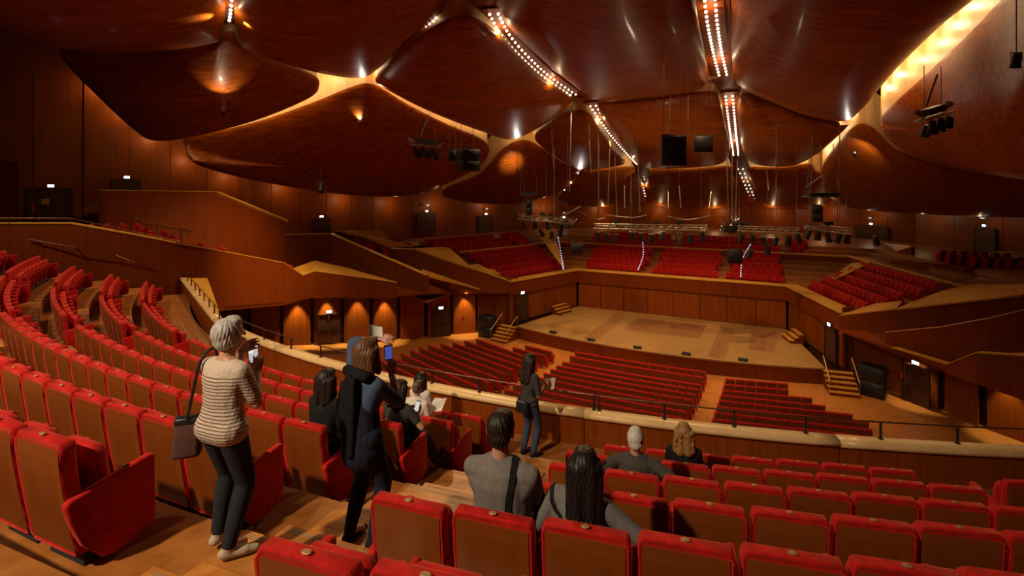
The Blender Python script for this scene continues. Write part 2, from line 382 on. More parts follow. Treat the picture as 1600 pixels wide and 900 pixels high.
# wall and upper terrace behind the choir
up = tag(empty('wall_upper_terrace', W(0, 16, 0)), 'upper wooden terrace wall with pale top edge behind the choir seats', kind='structure')
UF = offs(FR, 6.6)
for i in range(3):
    n = outw(UF[i], UF[i + 1])
    kid(MB().prism([W(*UF[i], BZ), W(*UF[i + 1], BZ), W(*UF[i + 1], 6.15), W(*UF[i], 6.15)], W(n.x * .25, n.y * .25, 0) - W(0, 0, 0)), 'fascia', 'fascia', up)
    f0, f1 = UF[i], UF[i + 1]; g = offs(FR, 8.0)
    kid(slab([W(*f0, 6.25), W(*f1, 6.25), W(*offs(FR, 7.0)[i + 1], 6.25), W(*offs(FR, 7.0)[i], 6.25)], -.1), 'ledge', 'ledge', up)
    for j in range(4):
        a_ = offs(FR, 7.0 + 1.0 * j); b_ = offs(FR, 8.0 + 1.0 * j if j < 3 else 30.0); z = 5.75 + .3 * j
        kid(slab([W(*a_[i], z), W(*a_[i + 1], z), W(*b_[i + 1], z), W(*b_[i], z)], -.32), 'step_floor', 'floorw', up)

# ---- terraces on the left (their fronts run back from the choir towards the near tier)
def terrace(name, label, rows, thick=.3, ledge=None, extra=None, mat='fascia', ledgemat='ledge'):
    """rows: (px, ytop, ybottom, distance)"""
    pts = [(P(px, yb, d), P(px, yt, d)) for (px, yt, yb, d) in rows]
    t = tag(empty(name, pts[0][0]), label, kind='structure')
    kid(ribbon(pts, thick), 'fascia', mat, t)
    if ledge:
        for lp in ledge:
            top = [P(*q) for q in lp]
            kid(MB().prism(top, (0, 0, -.10)), 'ledge', ledgemat, t)
    cap = MB()
    for (b0, t0), (b1, t1) in zip(pts[:-1], pts[1:]):
        d = Vector(((b1 - b0).y, -(b1 - b0).x, 0)); d.normalize()
        if d.dot(Vector((b0.x, b0.y, 0))) < 0: d = -d
        cap.prism([t0 - d * .03, t1 - d * .03, t1 + d * (thick + .03), t0 + d * (thick + .03)], (0, 0, .05))
    kid(cap, 'top_cap', ledgemat, t)
    return t
tb = terrace('wall_terrace', 'long sloping terrace wall beside the left side block of seats', [
    (-120, 350, 560, 18.9), (0, 350, 520, 19.7), (110, 350, 490, 20.6), (200, 366, 480, 21.45), (250, 375.5, 490, 22.0), (275, 380.5, 497, 22.35), (295, 384, 500, 22.9), (318, 388, 492, 23.7), (351, 394, 485, 25.3), (443, 411, 477, 30.3), (473, 431, 468, 32.6),
    (492, 424, 467, 33.2), (550, 432, 466, 34.2), (620, 442, 466, 35.4)], .35,
    [[(455, 420, 32.8), (473, 430, 32.6), (492, 423, 33.2), (492, 407, 35.5)], [(492, 407, 35.5), (492, 423, 33.2), (550, 431, 34.2), (620, 441, 35.4), (545, 419, 36.0)]])
tc = terrace('wall_terrace', 'second terrace wall with level top behind the sloping one', [(165, 298, 375, 25), (250, 299, 390, 27.4), (337, 300, 400, 30), (447, 346, 420, 36)], .5,
    [[(337, 300, 30.), (447, 346, 36.), (450, 343, 36.6), (342, 299, 30.5)]])
td = terrace('wall_terrace', 'third terrace wall dropping towards the loudspeaker beside the stage', [(447, 367, 425, 36.6), (516, 366, 440, 39.5), (608, 406, 460, 38.6), (666, 431, 462, 37.6)], .4,
    [[(516, 366, 39.5), (608, 406, 38.6), (608, 404, 39.4), (520, 364, 40.3)]])
te = terrace('wall_terrace', 'terrace wall descending to the corner of the choir balcony', [(611, 389, 470, 43), (650, 390, 470, 42.6), (700, 407, 461, 42.4), (740, 421, 460, 42.2), (798, 440.5, 458, 41.9)], .3,
    [[(659, 420, 40.6), (664, 430, 39.6), (750, 451, 40.9), (700, 434, 41.6)], [(612, 389, 43), (650, 389.5, 42.6), (700, 387, 44.2), (690, 386, 45.5)], [(650, 389.5, 42.6), (740, 420, 42.2), (733, 414, 43.2), (702, 387, 44.4)],
     [(740, 420, 42.2), (798, 440, 41.9), (789, 434, 43.0), (772, 421, 43.6), (760, 419, 43.2), (748, 412, 43.6), (733, 414, 43.2)]])
t2 = terrace('wall_terrace', 'highest small terrace wall with bright sloping ledge below the panelled wall', [(525, 362, 440, 44), (548, 362, 440, 44.5), (610, 386, 455, 43.6)], .3,
    [[(530, 361, 44.2), (548, 360, 44.8), (594, 359, 46.5), (614, 378, 45.6), (654, 378, 46), (656, 383, 45), (609, 385.5, 43.6), (570, 370, 44.1)]])
# soffit and floors of the left terraces
def plate(name, pts, mat='floorw', th=-.1):
    o = slab(pts, th).build(name, mat); tag(o, kind='structure'); return o
def G(p, z): return Vector((p.x, p.y, z))
sof = [P(351, 484, 25.3), P(443, 476, 30.3), P(470, 468, 32.6), P(560, 465, 34.4), P(620, 465, 35.4), P(666, 461, 37.6), P(720, 460, 42.2), P(798, 458, 41.9)]
mb = MB()
lw0, lw1 = W(-11.5, 2, 0), W(-34, -17, 0)
for i in range(len(sof) - 1):
    f0, f1 = i / (len(sof) - 1), (i + 1) / (len(sof) - 1)
    q0, q1 = lw1.lerp(lw0, f0), lw1.lerp(lw0, f1)
    mb.prism([sof[i] + Vector((0, 0, .05)), sof[i + 1] + Vector((0, 0, .05)), G(q1, 4.4), G(q0, 5.2)], (0, 0, .1))
tag(mb.build('trim_1', 'fascia'), kind='structure')
plate('floor_terrace_b', [P(0, 380, 20.2), P(283, 412, 23.2), P(473, 450, 33.4), P(455, 415, 37.5), P(330, 385, 31.5), P(165, 365, 26), P(-100, 360, 24)])
plate('floor_terrace_c', [P(170, 325, 25.6), P(337, 332, 30.6), P(447, 370, 36.8), P(516, 378, 40), P(580, 384, 50), P(300, 348, 40), P(100, 348, 34)])
plate('floor_terrace_d', [q - Vector((0, 0, 1.5)) for q in (P(516, 375, 40), P(666, 440, 38), P(720, 425, 43), P(612, 392, 43.5), P(530, 368, 45.5), P(520, 360, 47))])
# railings on the left terraces
def rail(name, label, pts, posts, h=.0, r=.025, par=None):
    t = tag(empty(name, pts[0]), label, 'railing')
    kid(MB().path(pts, r, 6), 'handrail', 'rail', t)
    for (p, q) in posts: kid(MB().tube(p, q, r * .9, r * .9, 6), 'post', 'rail', t)
    return t
hr = [P(45, 374, 20.0), P(120, 387, 20.5), P(180, 405 - 6, 21.1), P(250, 425, 22.0)]
rail('wall_handrail', 'thin bronze handrail along the wall beside the left side block', hr, [(P(x, y, d - .05), P(x, y, d + .55)) for x, y, d in ((60, 377, 20.1), (120, 387, 20.5), (180, 399, 21.1), (245, 424, 22.0))])
rail('terrace_railing', 'dark railing along the second terrace below its level wall', [P(205, 340, 25.6), P(330, 368, 30), P(445, 399, 36)], [(P(x, y, d), P(x, y + 26, d)) for x, y, d in ((205, 340, 25.6), (245, 349, 26.8), (285, 358, 28.3), (330, 368, 30), (385, 383, 33), (445, 399, 36))])
rail('terrace_railing', 'low thin railing on top of the long sloping terrace wall', [P(-60, 341, 19.3), P(110, 341, 20.7), P(140, 347, 21), P(283, 378, 22.8), P(455, 419, 31.2)], [(P(x, y, d), P(x, y + 10, d)) for x, y, d in ((5, 341, 19.8), (14, 341, 19.8), (60, 341, 20.2), (110, 341, 20.7), (200, 360, 21.7), (283, 378, 22.8), (370, 399, 26.8))])
rail('stair_handrail', 'short sloping handrail of the stair beside the level terrace wall', [P(128, 330, 27), P(156, 316, 28)], [(P(140, 324, 27.4), P(140, 345, 27.4)), (P(155, 316, 28), P(155, 345, 28))])
# box-like lobby block at the far left
b0 = P(0, 0, 1)
lb = tag(empty('wall_lobby', P(-40, 345, 26)), 'plain wooden lobby block standing before the fins of the far left wall', kind='structure')
kid(MB().prism([P(-140, 345, 24), P(30, 345, 27), P(30, 253, 27), P(-140, 246, 24)], (-3, 2.4, 0)), 'block', 'fascia', lb)

# ---- terraces on the right
rp = lambda u, v, z: W(u, v, z)
er = tag(empty('wall_terrace', P(1311, 516, 30.9)), 'terrace wall rising from the right corner of the choir balcony', kind='structure')
rr = [(1311, 493, 518, 30.9), (1400, 483, 545, 28.6), (1500, 471.5, 560, 26.6), (1596, 461, 600, 24.8), (1700, 440, 640, 23)]
kid(ribbon([(P(x, yb, d), P(x, yt, d)) for x, yt, yb, d in rr], .3), 'fascia', 'fascia', er)
for lp in ([(1311, 492.5, 30.9), (1400, 482.5, 28.6), (1410, 470, 30.2), (1385, 476, 31.0), (1368, 474, 31.4), (1340, 486, 31.3)],
           [(1400, 482.5, 28.6), (1596, 460.5, 24.8), (1700, 439.5, 23), (1640, 452, 26), (1520, 443, 29.5), (1470, 455, 29.8), (1425, 472, 29.9)]):
    kid(MB().prism([P(*q) for q in lp], (0, 0, -.08)), 'ledge', 'ledge', er)
dr = terrace('wall_terrace', 'terrace wall with thin bright top edge above the right curtain panels', [(1384, 519.5, 545, 27.4), (1474, 511, 580, 24.6), (1540, 499, 600, 23.2), (1600, 485, 622, 22), (1700, 455, 650, 20.5)], .3, None, ledgemat='cap')
br = terrace('wall_terrace', 'lowest terrace wall with pale ledge above the right curtain panels', [(1395, 544, 547, 26.4), (1480, 570, 584, 23.6), (1526, 552, 600, 21.6), (1600, 557, 626, 20.2), (1720, 565, 660, 18.4)], .3,
    [[(1526, 552, 21.6), (1600, 557, 20.2), (1720, 565, 18.4), (1720, 550, 19.4)]])
# ledges and pulpit-like blocks on the right side (mirror of the left ones)
t3 = terrace('wall_terrace', 'small dark terrace block with bright sloping ledge right of the choir', [(1370, 401, 420, 46.8), (1380, 400, 420, 44.5), (1424, 386, 410, 41.5)], .3,
    [[(1347, 402, 47.5), (1375, 403, 46), (1424, 384, 42), (1378, 379, 51)]])
t4 = terrace('wall_terrace', 'stepped dark terrace wall with pale ledge beside the right choir seats', [(1281, 446, 455, 40.3), (1316, 432, 452, 38.5), (1362, 410, 440, 40.2)], .25,
    [[(1281, 445, 40.5), (1314, 432, 38.6), (1362, 408, 40.2), (1338, 404, 44.5)]])
plate('floor_terrace_right', [P(1311, 520, 31.2), P(1700, 480, 23.4), P(1760, 400, 30), P(1560, 392, 40), P(1370, 420, 46)])
dk = tag(empty('wall_terrace', P(1480, 430, 38)), 'large dark terrace wall above the right choir seats', kind='structure')
kid(ribbon([(P(1390, 430, 41), P(1390, 406, 41)), (P(1440, 436, 37.5), P(1440, 409, 37.5)), (P(1520, 455, 34), P(1520, 418, 34)), (P(1530, 455, 36), P(1530, 412, 36)), (P(1700, 440, 34), P(1700, 404, 34))], .4), 'fascia', 'fascia', dk)
rail('terrace_railing', 'thin dark railing beside the right choir steps', [P(1430, 463, 29.8), P(1510, 436, 29.6), P(1530, 430, 31)], [(P(x, y, d), P(x, y + 14, d)) for x, y, d in ((1430, 463, 29.8), (1470, 450, 29.7), (1510, 436, 29.6))])
plate('trim_2', [P(1311, 518, 30.9), P(1395, 547, 26.4), P(1480, 584, 23.6), P(1600, 626, 20.2), P(1720, 660, 18.4), G(W(30, -14, 0), 4.0), G(W(12, 2, 0), 3.7)], 'fascia', .1)

# ---- lower walls with upright panels below the terraces
def lower_wall(key, p0, p1, n, ztop):
    t = tag(empty(key, W(*p0, 0)), kind='structure')
    A = W(*p0, 0); B = W(*p1, 0); d = (B - A) / n; dn = d.normalized(); nn = Vector((-dn.y, dn.x, 0))
    if nn.dot(A - W(0, 5, 0)) < 0: nn = -nn
    kid(MB().prism([A + nn * .7, B + nn * .7, B + nn * .7 + Vector((0, 0, ztop)), A + nn * .7 + Vector((0, 0, ztop))], nn * .2), 'backing', 'darkw', t)
    for j in range(n):
        q0 = A + d * j + dn * .14 + nn * (.32 if j % 2 else .12); q1 = A + d * (j + 1) - dn * .14 + nn * (-.08 if j % 2 else .2)
        kid(MB().prism([q0, q1, q1 + Vector((0, 0, ztop)), q0 + Vector((0, 0, ztop))], nn * .12), 'panel', 'wallw', t)
    return A, d, nn
LWA, LWD, LWN = lower_wall('wall_lower_left', (-14.2, -.1), (-29, -15.5), 10, 4.9)
RWA, RWD, RWN = lower_wall('wall_lower_right', (14.2, -.1), (27, -13.5), 9, 4.3)
def downlight(p, tgt, e, label, grp):
    t = tag(empty('downlight', p), label, 'light', grp)
    MB().lathe([(0, .05), (.09, .05), (.10, 0), (.10, -.12), (.07, -.12), (.06, -.05), (0, -.05)], 12).build('can', 'black', t)
    MB().lathe([(0, -.06), (.055, -.06)], 12).build('lens', 'lamp', t)
    lamp('SPOT', 'downlight_beam', p + Vector((0, 0, -.14)), e, (1, .80, .40), .05, tgt, 58, .7)
for i, j in enumerate((0, 1, 3, 4, 5, 6)):
    c = LWA + LWD * (j + .5) - LWN * .36; z = 3.95 if j < 4 else 4.2
    downlight(G(c, z), G(c + LWN * .30, 0), 800 if j != 1 else 400, 'small downlight above the lower left wall panels, %s from the loudspeaker' % ORDN[i], 'left wall downlights')
for i, j in enumerate((0, 2, 3, 5)):
    c = RWA + RWD * (j + .5) - RWN * .40
    downlight(G(c, 3.45), G(c + RWN * .3, 0), 300 if j != 3 else 150, 'small downlight above the lower right wall panels, %s from the loudspeaker' % ORDN[i], 'right wall downlights')

# ---- ceiling shells
SHELLS = {
 'bulging cherrywood ceiling shell at the far left beside the short bulb slot': [(352, 0, 22), (345, 52, 24), (330, 68, 25), (220, 82, 26), (90, 75, 25.5), (0, 45, 23), (-150, -20, 19), (-350, -200, 12.5), (-300, -500, 8), (50, -600, 8), (250, -400, 11.2), (345, -150, 17)],
 'bulging cherrywood ceiling shell right of the short bulb slot': [(366, 0, 22), (374, 60, 24.5), (395, 82, 26), (490, 112, 29.5), (560, 122, 32), (590, 108, 31), (640, 62, 27.5), (690, 15, 24), (700, -60, 20.5), (690, -260, 13), (560, -500, 9), (420, -400, 11), (372, -150, 17)],
 'leaf shaped ceiling shell nearest the finned left wall': [(95, 86, 27), (150, 90, 27), (220, 86, 27.3), (325, 78, 25.5), (358, 55, 24.6), (384, 75, 26), (430, 98, 28.5), (486, 121, 31), (498, 136, 31.8), (480, 155, 32.5), (400, 188, 33), (300, 214, 32.5), (243, 220, 32), (212, 205, 31.5), (150, 148, 29)],
 'large low ceiling shell above the left terraces': [(290, 232, 34), (300, 219, 34), (400, 196, 34.5), (490, 165, 34.5), (550, 141, 34), (585, 138, 34), (640, 170, 37), (700, 199, 41), (752, 221, 44.5), (763, 240, 45.5), (745, 263, 46), (700, 286, 47), (650, 305, 47.5), (560, 306, 44), (430, 288, 38), (340, 268, 35), (300, 252, 34)],
 'diamond shaped ceiling shell left of the double bulb row': [(725, 32, 23.6), (690, 42, 24.6), (640, 75, 27.5), (592, 121, 32), (600, 137, 33), (680, 178, 38), (760, 208, 44), (800, 218, 46.5), (845, 198, 44), (891, 166, 38.5), (886, 152, 36.5), (850, 128, 33.5), (810, 92, 29.5), (762, 46, 25)],
 'broad central ceiling shell between the two front bulb rows': [(785, 30, 25), (830, 78, 29), (880, 120, 33), (915, 148, 36), (935, 156, 36.5), (1010, 152, 34), (1080, 143, 32), (1102, 132, 31), (1104, 110, 29), (1090, 40, 23), (1072, -100, 17), (1040, -500, 9), (900, -800, 6.5), (760, -500, 9), (755, -100, 18.5), (768, 0, 23.5)],
 'broad ceiling shell right of the long central bulb row': [(1145, 100, 28), (1153, 132, 30.5), (1200, 156, 31), (1260, 180, 32.5), (1318, 189, 34.5), (1345, 172, 33), (1400, 108, 27), (1470, 40, 22), (1530, -10, 19.5), (1700, -200, 13), (1650, -500, 8.5), (1350, -700, 7), (1170, -450, 9.5), (1147, -100, 17.5), (1142, 20, 23.5)],
 'small ceiling shell tucked beyond the diamond shaped one': [(836, 216, 46.5), (850, 201, 45), (875, 182, 42), (905, 176, 39.5), (923, 184, 39), (943, 215, 43), (962, 240, 48), (976, 254, 52), (958, 261, 54), (905, 265, 55), (880, 252, 52), (850, 232, 49)],
 'central ceiling shell above the hanging loudspeakers': [(935, 168, 37.5), (960, 164, 36.5), (1030, 157, 34), (1100, 148, 32.5), (1122, 155, 32.5), (1132, 200, 37), (1140, 240, 45), (1120, 258, 51), (1060, 263, 54), (1010, 262, 56), (985, 248, 53), (955, 205, 43)],
 'ceiling shell right of the central row above the stage right': [(1158, 152, 32.5), (1200, 163, 33), (1260, 186, 33.5), (1305, 194, 35), (1310, 205, 36), (1290, 228, 40), (1262, 250, 45), (1230, 260, 47.5), (1185, 258, 49), (1165, 245, 46), (1155, 200, 38)],
 'huge dark ceiling shell over the right terraces': [(1379, 207, 33), (1377, 190, 33), (1400, 165, 30.5), (1450, 120, 27), (1510, 65, 22.5), (1580, -5, 18.5), (1800, -200, 11), (2100, -200, 9), (2200, 200, 11), (2000, 330, 16), (1750, 300, 22), (1600, 278, 27), (1480, 258, 31), (1410, 234, 33)],
 'low ceiling shell with a bright lamp spot above the right doors': [(1285, 268, 46), (1300, 240, 43), (1328, 208, 37.5), (1350, 198, 36), (1372, 210, 35.5), (1405, 240, 35), (1480, 266, 34), (1600, 288, 32), (1750, 308, 28), (1800, 345, 31), (1600, 340, 37), (1450, 335, 45), (1330, 325, 52), (1290, 300, 50)],
 'low ceiling shell with a lamp spot left of the stage': [(690, 302, 50), (750, 274, 49.5), (785, 236, 48.5), (818, 222, 48.5), (850, 236, 50), (880, 258, 53), (903, 270, 55), (890, 290, 57), (860, 306, 58), (800, 318, 58), (730, 316, 54)],
 'far left ceiling shell over the upper terrace behind the stage': [(905, 272, 56), (950, 265, 58), (985, 263, 60), (1000, 270, 60), (1010, 312, 70), (960, 322, 70), (890, 322, 66), (872, 314, 63), (885, 295, 59)],
 'far middle ceiling shell over the upper terrace behind the stage': [(1014, 268, 60), (1080, 266, 57), (1140, 263, 55), (1158, 280, 58), (1178, 318, 66), (1100, 326, 68), (1020, 320, 70), (1008, 285, 63)],
 'far right ceiling shell over the upper terrace behind the stage': [(1168, 266, 53), (1210, 264, 51), (1262, 259, 47.5), (1275, 270, 48), (1298, 285, 48), (1290, 322, 58), (1240, 327, 62), (1192, 322, 64), (1177, 290, 57)],
}
BULGE = {'leaf': 1.0, 'large': 1.2, 'diamond': .9, 'small': .5, 'far': .5, 'huge': 1.2}
for lab, pts in SHELLS.items():
    out = smoothcurve([P(*q) for q in pts], 6); n = len(out); c = sum(out, Vector()) / n
    B = BULGE.get(lab.split()[0], .9)
    t = tag(empty('ceiling_shell', c), lab, 'ceiling shell', 'wooden shells of the ceiling')
    A_ = np.array([[p.x - c.x, p.y - c.y, 1] for p in out]); zz = np.array([p.z for p in out])
    cf = np.linalg.lstsq(A_, zz, rcond=None)[0]
    pl = lambda q: cf[0] * (q.x - c.x) + cf[1] * (q.y - c.y) + cf[2]
    R = 10; vs = [Vector((c.x, c.y, pl(c) - B))]; fs = []
    prof = [k / R for k in range(1, R)] + [1.0]
    for r in prof:
        for p in out:
            q = Vector((c.x + (p.x - c.x) * r, c.y + (p.y - c.y) * r, 0)); q.z = pl(q) + (p.z - pl(p)) * r ** 3 - B * (1 - r ** 2.4); vs.append(q)
    for k in range(n): fs.append((0, 1 + (k + 1) % n, 1 + k))
    for j in range(len(prof) - 1):
        for k in range(n):
            a, b = 1 + j * n + k, 1 + j * n + (k + 1) % n; fs.append((a, b, b + n, a + n))
    # rolled lip
    for dz, sc_ in ((.07, 1.004), (.2, 1.007)):
        base = len(vs)
        for p in out: vs.append(c + (p - c) * sc_ + Vector((0, 0, dz)))
        for k in range(n): fs.append((base - n + k, base - n + (k + 1) % n, base + (k + 1) % n, base + k))
    m = MB(); m.add([v for v in vs], fs, 0, True); kid(m, 'shell_skin', 'shell', t)
    m = MB(); f0 = [c + (p - c) * .992 + Vector((0, 0, .12)) for p in out]
    px_ = lambda p: 800 + F * p.x / p.y
    fh = lambda p: 2.7 * (min(1, max(.09, (px_(p) - 300) / 150)) if lab.startswith('large low') and p.y < 36 else 1)
    f1 = [c + (p - c) * .985 + Vector((0, 0, .12 + fh(p))) for p in out]
    m.add(f0 + f1, [(k, (k + 1) % n, n + (k + 1) % n, n + k) for k in range(n)], 0, True)
    kid(m, 'side_flange', 'flange', t)

# ================================================================== NEAR TIER (curved stepped rows)
RK = lambda k: 27.9 + 1.07 * (5 - k)
ZK = lambda k: CAMZ - (2.93 + .4 * (k - 1))
def ring(mb, r0, r1, a0, a1, z0, z1, n=None, mi=0, pol=None):
    pol = pol or POL
    """solid arc block between radii r0<r1, angles a0<a1 (degrees), heights z0<z1"""
    n = n or max(1, int(abs(a1 - a0) / 2.2)); vs = []; fs = []
    for i in range(n + 1):
        a = a0 + (a1 - a0) * i / n
        vs += [pol(a, r0, z0), pol(a, r1, z0), pol(a, r1, z1), pol(a, r0, z1)]
    for i in range(n):
        b = 4 * i
        for k in range(4): fs.append((b + k, b + (k + 1) % 4, b + 4 + (k + 1) % 4, b + 4 + k))
    fs += [(0, 3, 2, 1), (4 * n, 4 * n + 1, 4 * n + 2, 4 * n + 3)]
    return mb.add(vs, fs, mi)
AL = (-9, 63.5)
tier = tag(empty('floor_tier', POL(20, 33, 8)), kind='structure')
AISLES = [(19.35, 21.25), (7.75, 9.35), (39.75, 41.2)]
for k in range(-3, 7):
    r0, r1 = (RK(k) - .82, RK(k) + .25) if k < 6 else (26.4, RK(5) - .82)
    z = ZK(min(k, 5)) if k < 6 else ZK(5)
    if k == 6: ring(MB(), r0, r1 + .01, *AL, z - .5, z); 
    m = ring(MB(), r0, r1, *AL, z - .45, z); kid(m, 'step_floor', 'floorw', tier)
    if k < 6:
        for a0, a1 in AISLES:
            if a0 > 30 and k < 0: continue
            wds = [.16, .19, .17, .15]; r = r0 + .005
            for wd in wds:
                kid(ring(MB(), r, r + wd - .004, a0, a1, z + .001, z + .022, 2), 'plank', 'plank', tier); r += wd
            rs = r1 - .395
            kid(ring(MB(), rs, r1, a0, a1, z, z + .19, 2), 'riser', 'floorw', tier)
            for q in range(2): kid(ring(MB(), rs + .197 * q + .001, rs + .197 * (q + 1) - .003, a0, a1, z + .19, z + .212, 2), 'plank', 'plank', tier)
            for q in range(3):
                kid(ring(MB(), r0 + .03 + .018 * q, r0 + .038 + .018 * q, a0 + .1, a1 - .1, z + .022, z + .0245, 2), 'nosing_strip', 'nosing', tier)
                kid(ring(MB(), rs + .03 + .018 * q, rs + .038 + .018 * q, a0 + .1, a1 - .1, z + .212, z + .2145, 2), 'nosing_strip', 'nosing', tier)
# parapet in front of the tier
PR, PT = 26.4, CAMZ - 3.95
par = tag(empty('wall_parapet', POL(20, PR, ZK(5))), kind='structure')
def PPOL(a, dr, z):
    if a <= 45: return POL(a, PR + dr, z)
    p0, p1 = POL(45, PR, z), POL(65.2, 26.95, z); t = math.tan(math.radians(a - 45)) / math.tan(math.radians(20.2)); q = p0.lerp(p1, (a - 45) / 20.2)
    r = (Vector((q.x - CX, q.y - CY, 0))); return q + r.normalized() * dr
joints = [AL[0], 1.0, 10.2, 18.85, 27.5, 36.5, 45.5, 54.5, 64.9]
for a0, a1 in zip(joints[:-1], joints[1:]):
    kid(ring(MB(), -.14, 0, a0 + .02, a1 - .02, ZK(5) - 1.9, PT - .04, 8, pol=PPOL), 'panel', 'fascia', par)
    sec = [(-.21, -.05), (-.22, 0), (-.20, .045), (-.15, .07), (.0, .07), (.05, .045), (.07, 0), (.05, -.05)]
    n = 10; vs = []; m = len(sec)
    for i in range(n + 1):
        a = a0 + .015 + (a1 - a0 - .03) * i / n
        vs += [PPOL(a, x, PT + y - .03) for x, y in sec]
    fs = [(i * m + k, i * m + (k + 1) % m, (i + 1) * m + (k + 1) % m, (i + 1) * m + k) for i in range(n) for k in range(m)]
    fs += [tuple(range(m - 1, -1, -1)), tuple(range(n * m, n * m + m))]
    q = MB(); q.add(vs, fs, 0, True); kid(q, 'cap_rail', 'cap', par)
mm = MB(); n = 14
for i in range(n):
    a0, a1 = 46 + 18.9 * i / n, 46 + 18.9 * (i + 1) / n; w0, w1 = .05 + .75 * i / n, .05 + .75 * (i + 1) / n
    mm.prism([PPOL(a0, -.18, PT), PPOL(a1, -.18, PT), PPOL(a1, -.18 - w1, PT - .06), PPOL(a0, -.18 - w0, PT - .06)], (0, 0, -.1))
kid(mm, 'wide_ledge', 'ledge', par)
def px_of(p): return 800 + F * p.x / p.y
def alpha_px(px, R, lo=-9, hi=65):
    for _ in range(50):
        mid = (lo + hi) / 2
        if px_of(PPOL(mid, R, 0)) > px: lo = mid
        else: hi = mid
    return (lo + hi) / 2
def prail(label, posts, extra=0.):
    al = [alpha_px(p, -.1) for p in posts]
    t = tag(empty('parapet_railing', PPOL(al[0], -.1, PT + .03)), label, 'railing')
    seg = []
    for i in range(25):
        a = al[0] + (al[-1] - al[0]) * i / 24; seg.append(PPOL(a, -.1, PT + .30))
    kid(MB().path(seg, .013, 6), 'handrail', 'rail', t)
    for a in al:
        kid(MB().tube(PPOL(a, -.1, PT + .03), PPOL(a, -.1, PT + .30), .02, .02, 8), 'post', 'black', t)
        kid(MB().tube(PPOL(a, -.1, PT + .03), PPOL(a, -.1, PT + .05), .04, .04, 10), 'foot_plate', 'black', t)
prail('bronze railing on the curved parapet right of its joint', [936, 1038, 1147, 1259, 1376, 1496, 1640])
prail('bronze railing on the curved parapet behind the standing woman in grey', [928, 749, 675, 614])
prail('bronze railing on the curved parapet beyond the grey haired woman', [560, 501, 455, 413, 378])
prail('short posted railing where the parapet meets the terrace wall', [343, 335, 327, 319, 312, 305, 299, 293, 288])
# side recess walls with doors beside the stage
for sgn, nm in ((-1, 'wall_recess_left'), (1, 'wall_recess_right')):
    t = tag(empty(nm, W(sgn * 13, .8, 0)), kind='structure')
    pts = [(sgn * 14.4, .2), (sgn * 13.2, 1.2), (sgn * 12.2, 1.2), (sgn * 11.5, .6)]
    for a, b in zip(pts[:-1], pts[1:]):
        kid(MB().prism([W(*a, 0), W(*b, 0), W(*b, 4.7), W(*a, 4.7)], (AX[0] * .15, AX[1] * .15, 0)), 'panel', 'wallw', t)
# doors and exit signs
dn = [0]
def door(px, ytop, ybot, wpx, signlab, two=True, notice=False, sign_dx=0, lampabove=False):
    hit = perim_hit(px); p, t = hit; d = p.y; n = Vector((t.y, -t.x, 0))
    if n.dot(p - W(0, 5, 0)) > 0: n = -n           # n points into the hall
    zt = CAMZ - (ytop - HZ) / F * d; zb = min(CAMZ - (ybot - HZ) / F * d, zt - 2.0)
    view = abs(t.x - (px - 800) / F * t.y); wd = wpx / F * d / max(view, .25)
    base = p + n * .22; base.z = zb; dn[0] += 1
    e = tag(empty('door_%d' % dn[0], base), kind='structure')
    T = Matrix(((t.x, n.x, 0, base.x), (t.y, n.y, 0, base.y), (0, 0, 1, base.z), (0, 0, 0, 1)))
    h = zt - zb
    m = MB(); m.box(-wd / 2 - .08, -wd / 2, -.02, .08, 0, h + .08, T); m.box(wd / 2, wd / 2 + .08, -.02, .08, 0, h + .08, T); m.box(-wd / 2 - .08, wd / 2 + .08, -.02, .08, h, h + .08, T)
    kid(m, 'door_frame', 'darkw', e)
    for a, b in (((-wd / 2, -.01), (.01, wd / 2)) if two else ((-wd / 2, wd / 2),)):
        kid(MB().box(a, b, 0, .05, 0, h, T), 'door_leaf', 'darkw', e)
        kid(MB().box(a + .12, b - .12, .05, .09, h * .46, h * .49, T), 'push_bar', 'black', e)
    if notice: kid(MB().box(-wd * .22, -wd * .03, .051, .06, h * .55, h * .72, T), 'notice', 'yellow', e); kid(MB().box(-wd * .45, -wd * .38, .051, .1, h * .3, h * .6, T), 'alarm_box', 'firered', e)
    s = tag(empty('exit_sign', base + Vector((0, 0, h + .14))), signlab, 'sign')
    m = MB(); m.box(-.17, .17, .04, .10, h + .14, h + .32, T); kid(m, 'housing', 'steel', s)
    m = MB(); m.box(-.16, .16, .10, .115, h + .15, h + .31, T); kid(m, 'lit_panel', 'sign', s)
    if lampabove:
        q = tag(empty('wall_lamp', base + n * .25 + Vector((0, 0, h + .9))), 'small cold lamp on the wall high above ' + lampabove, 'light')
        kid(MB().box(-.12, .12, .1, .32, h + .85, h + 1.0, T), 'lamp_body', 'steel', q); kid(MB().box(-.1, .1, .12, .3, h + .835, h + .85, T), 'lens', 'sign', q)
        lamp('SPOT', 'wall_lamp_beam', base + n * .3 + Vector((0, 0, h + .8)), 2, (.7, .85, 1), .05, base + n * .1, 100, .6)
door(79, 296, 347, 66, 'lit exit sign above the wide dark door behind the far left terrace', notice=True)
door(197, 282, 300, 42, 'lit exit sign over the dark doorway just above the level terrace wall')
door(500, 342, 372, 26, 'lit exit sign over the niche door beside the third terrace', two=False)
door(664, 333, 362, 27, 'lit exit sign over the double door left of the upper red seats', lampabove='the double door left of the upper seats')
door(757, 337, 360, 20, 'lit exit sign over the narrow door above the left choir block', lampabove='the narrow door over the left choir')
door(880, 342, 365, 20, 'lit exit sign seen behind the left lighting truss', lampabove='the door behind the left truss')
door(1364, 353, 382, 48, 'lit exit sign over the wide door behind the right terrace ledge', lampabove='the wide door on the right')
door(1544, 357, 390, 31, 'lit exit sign over the narrow door of the right wall', lampabove='the narrow right door')
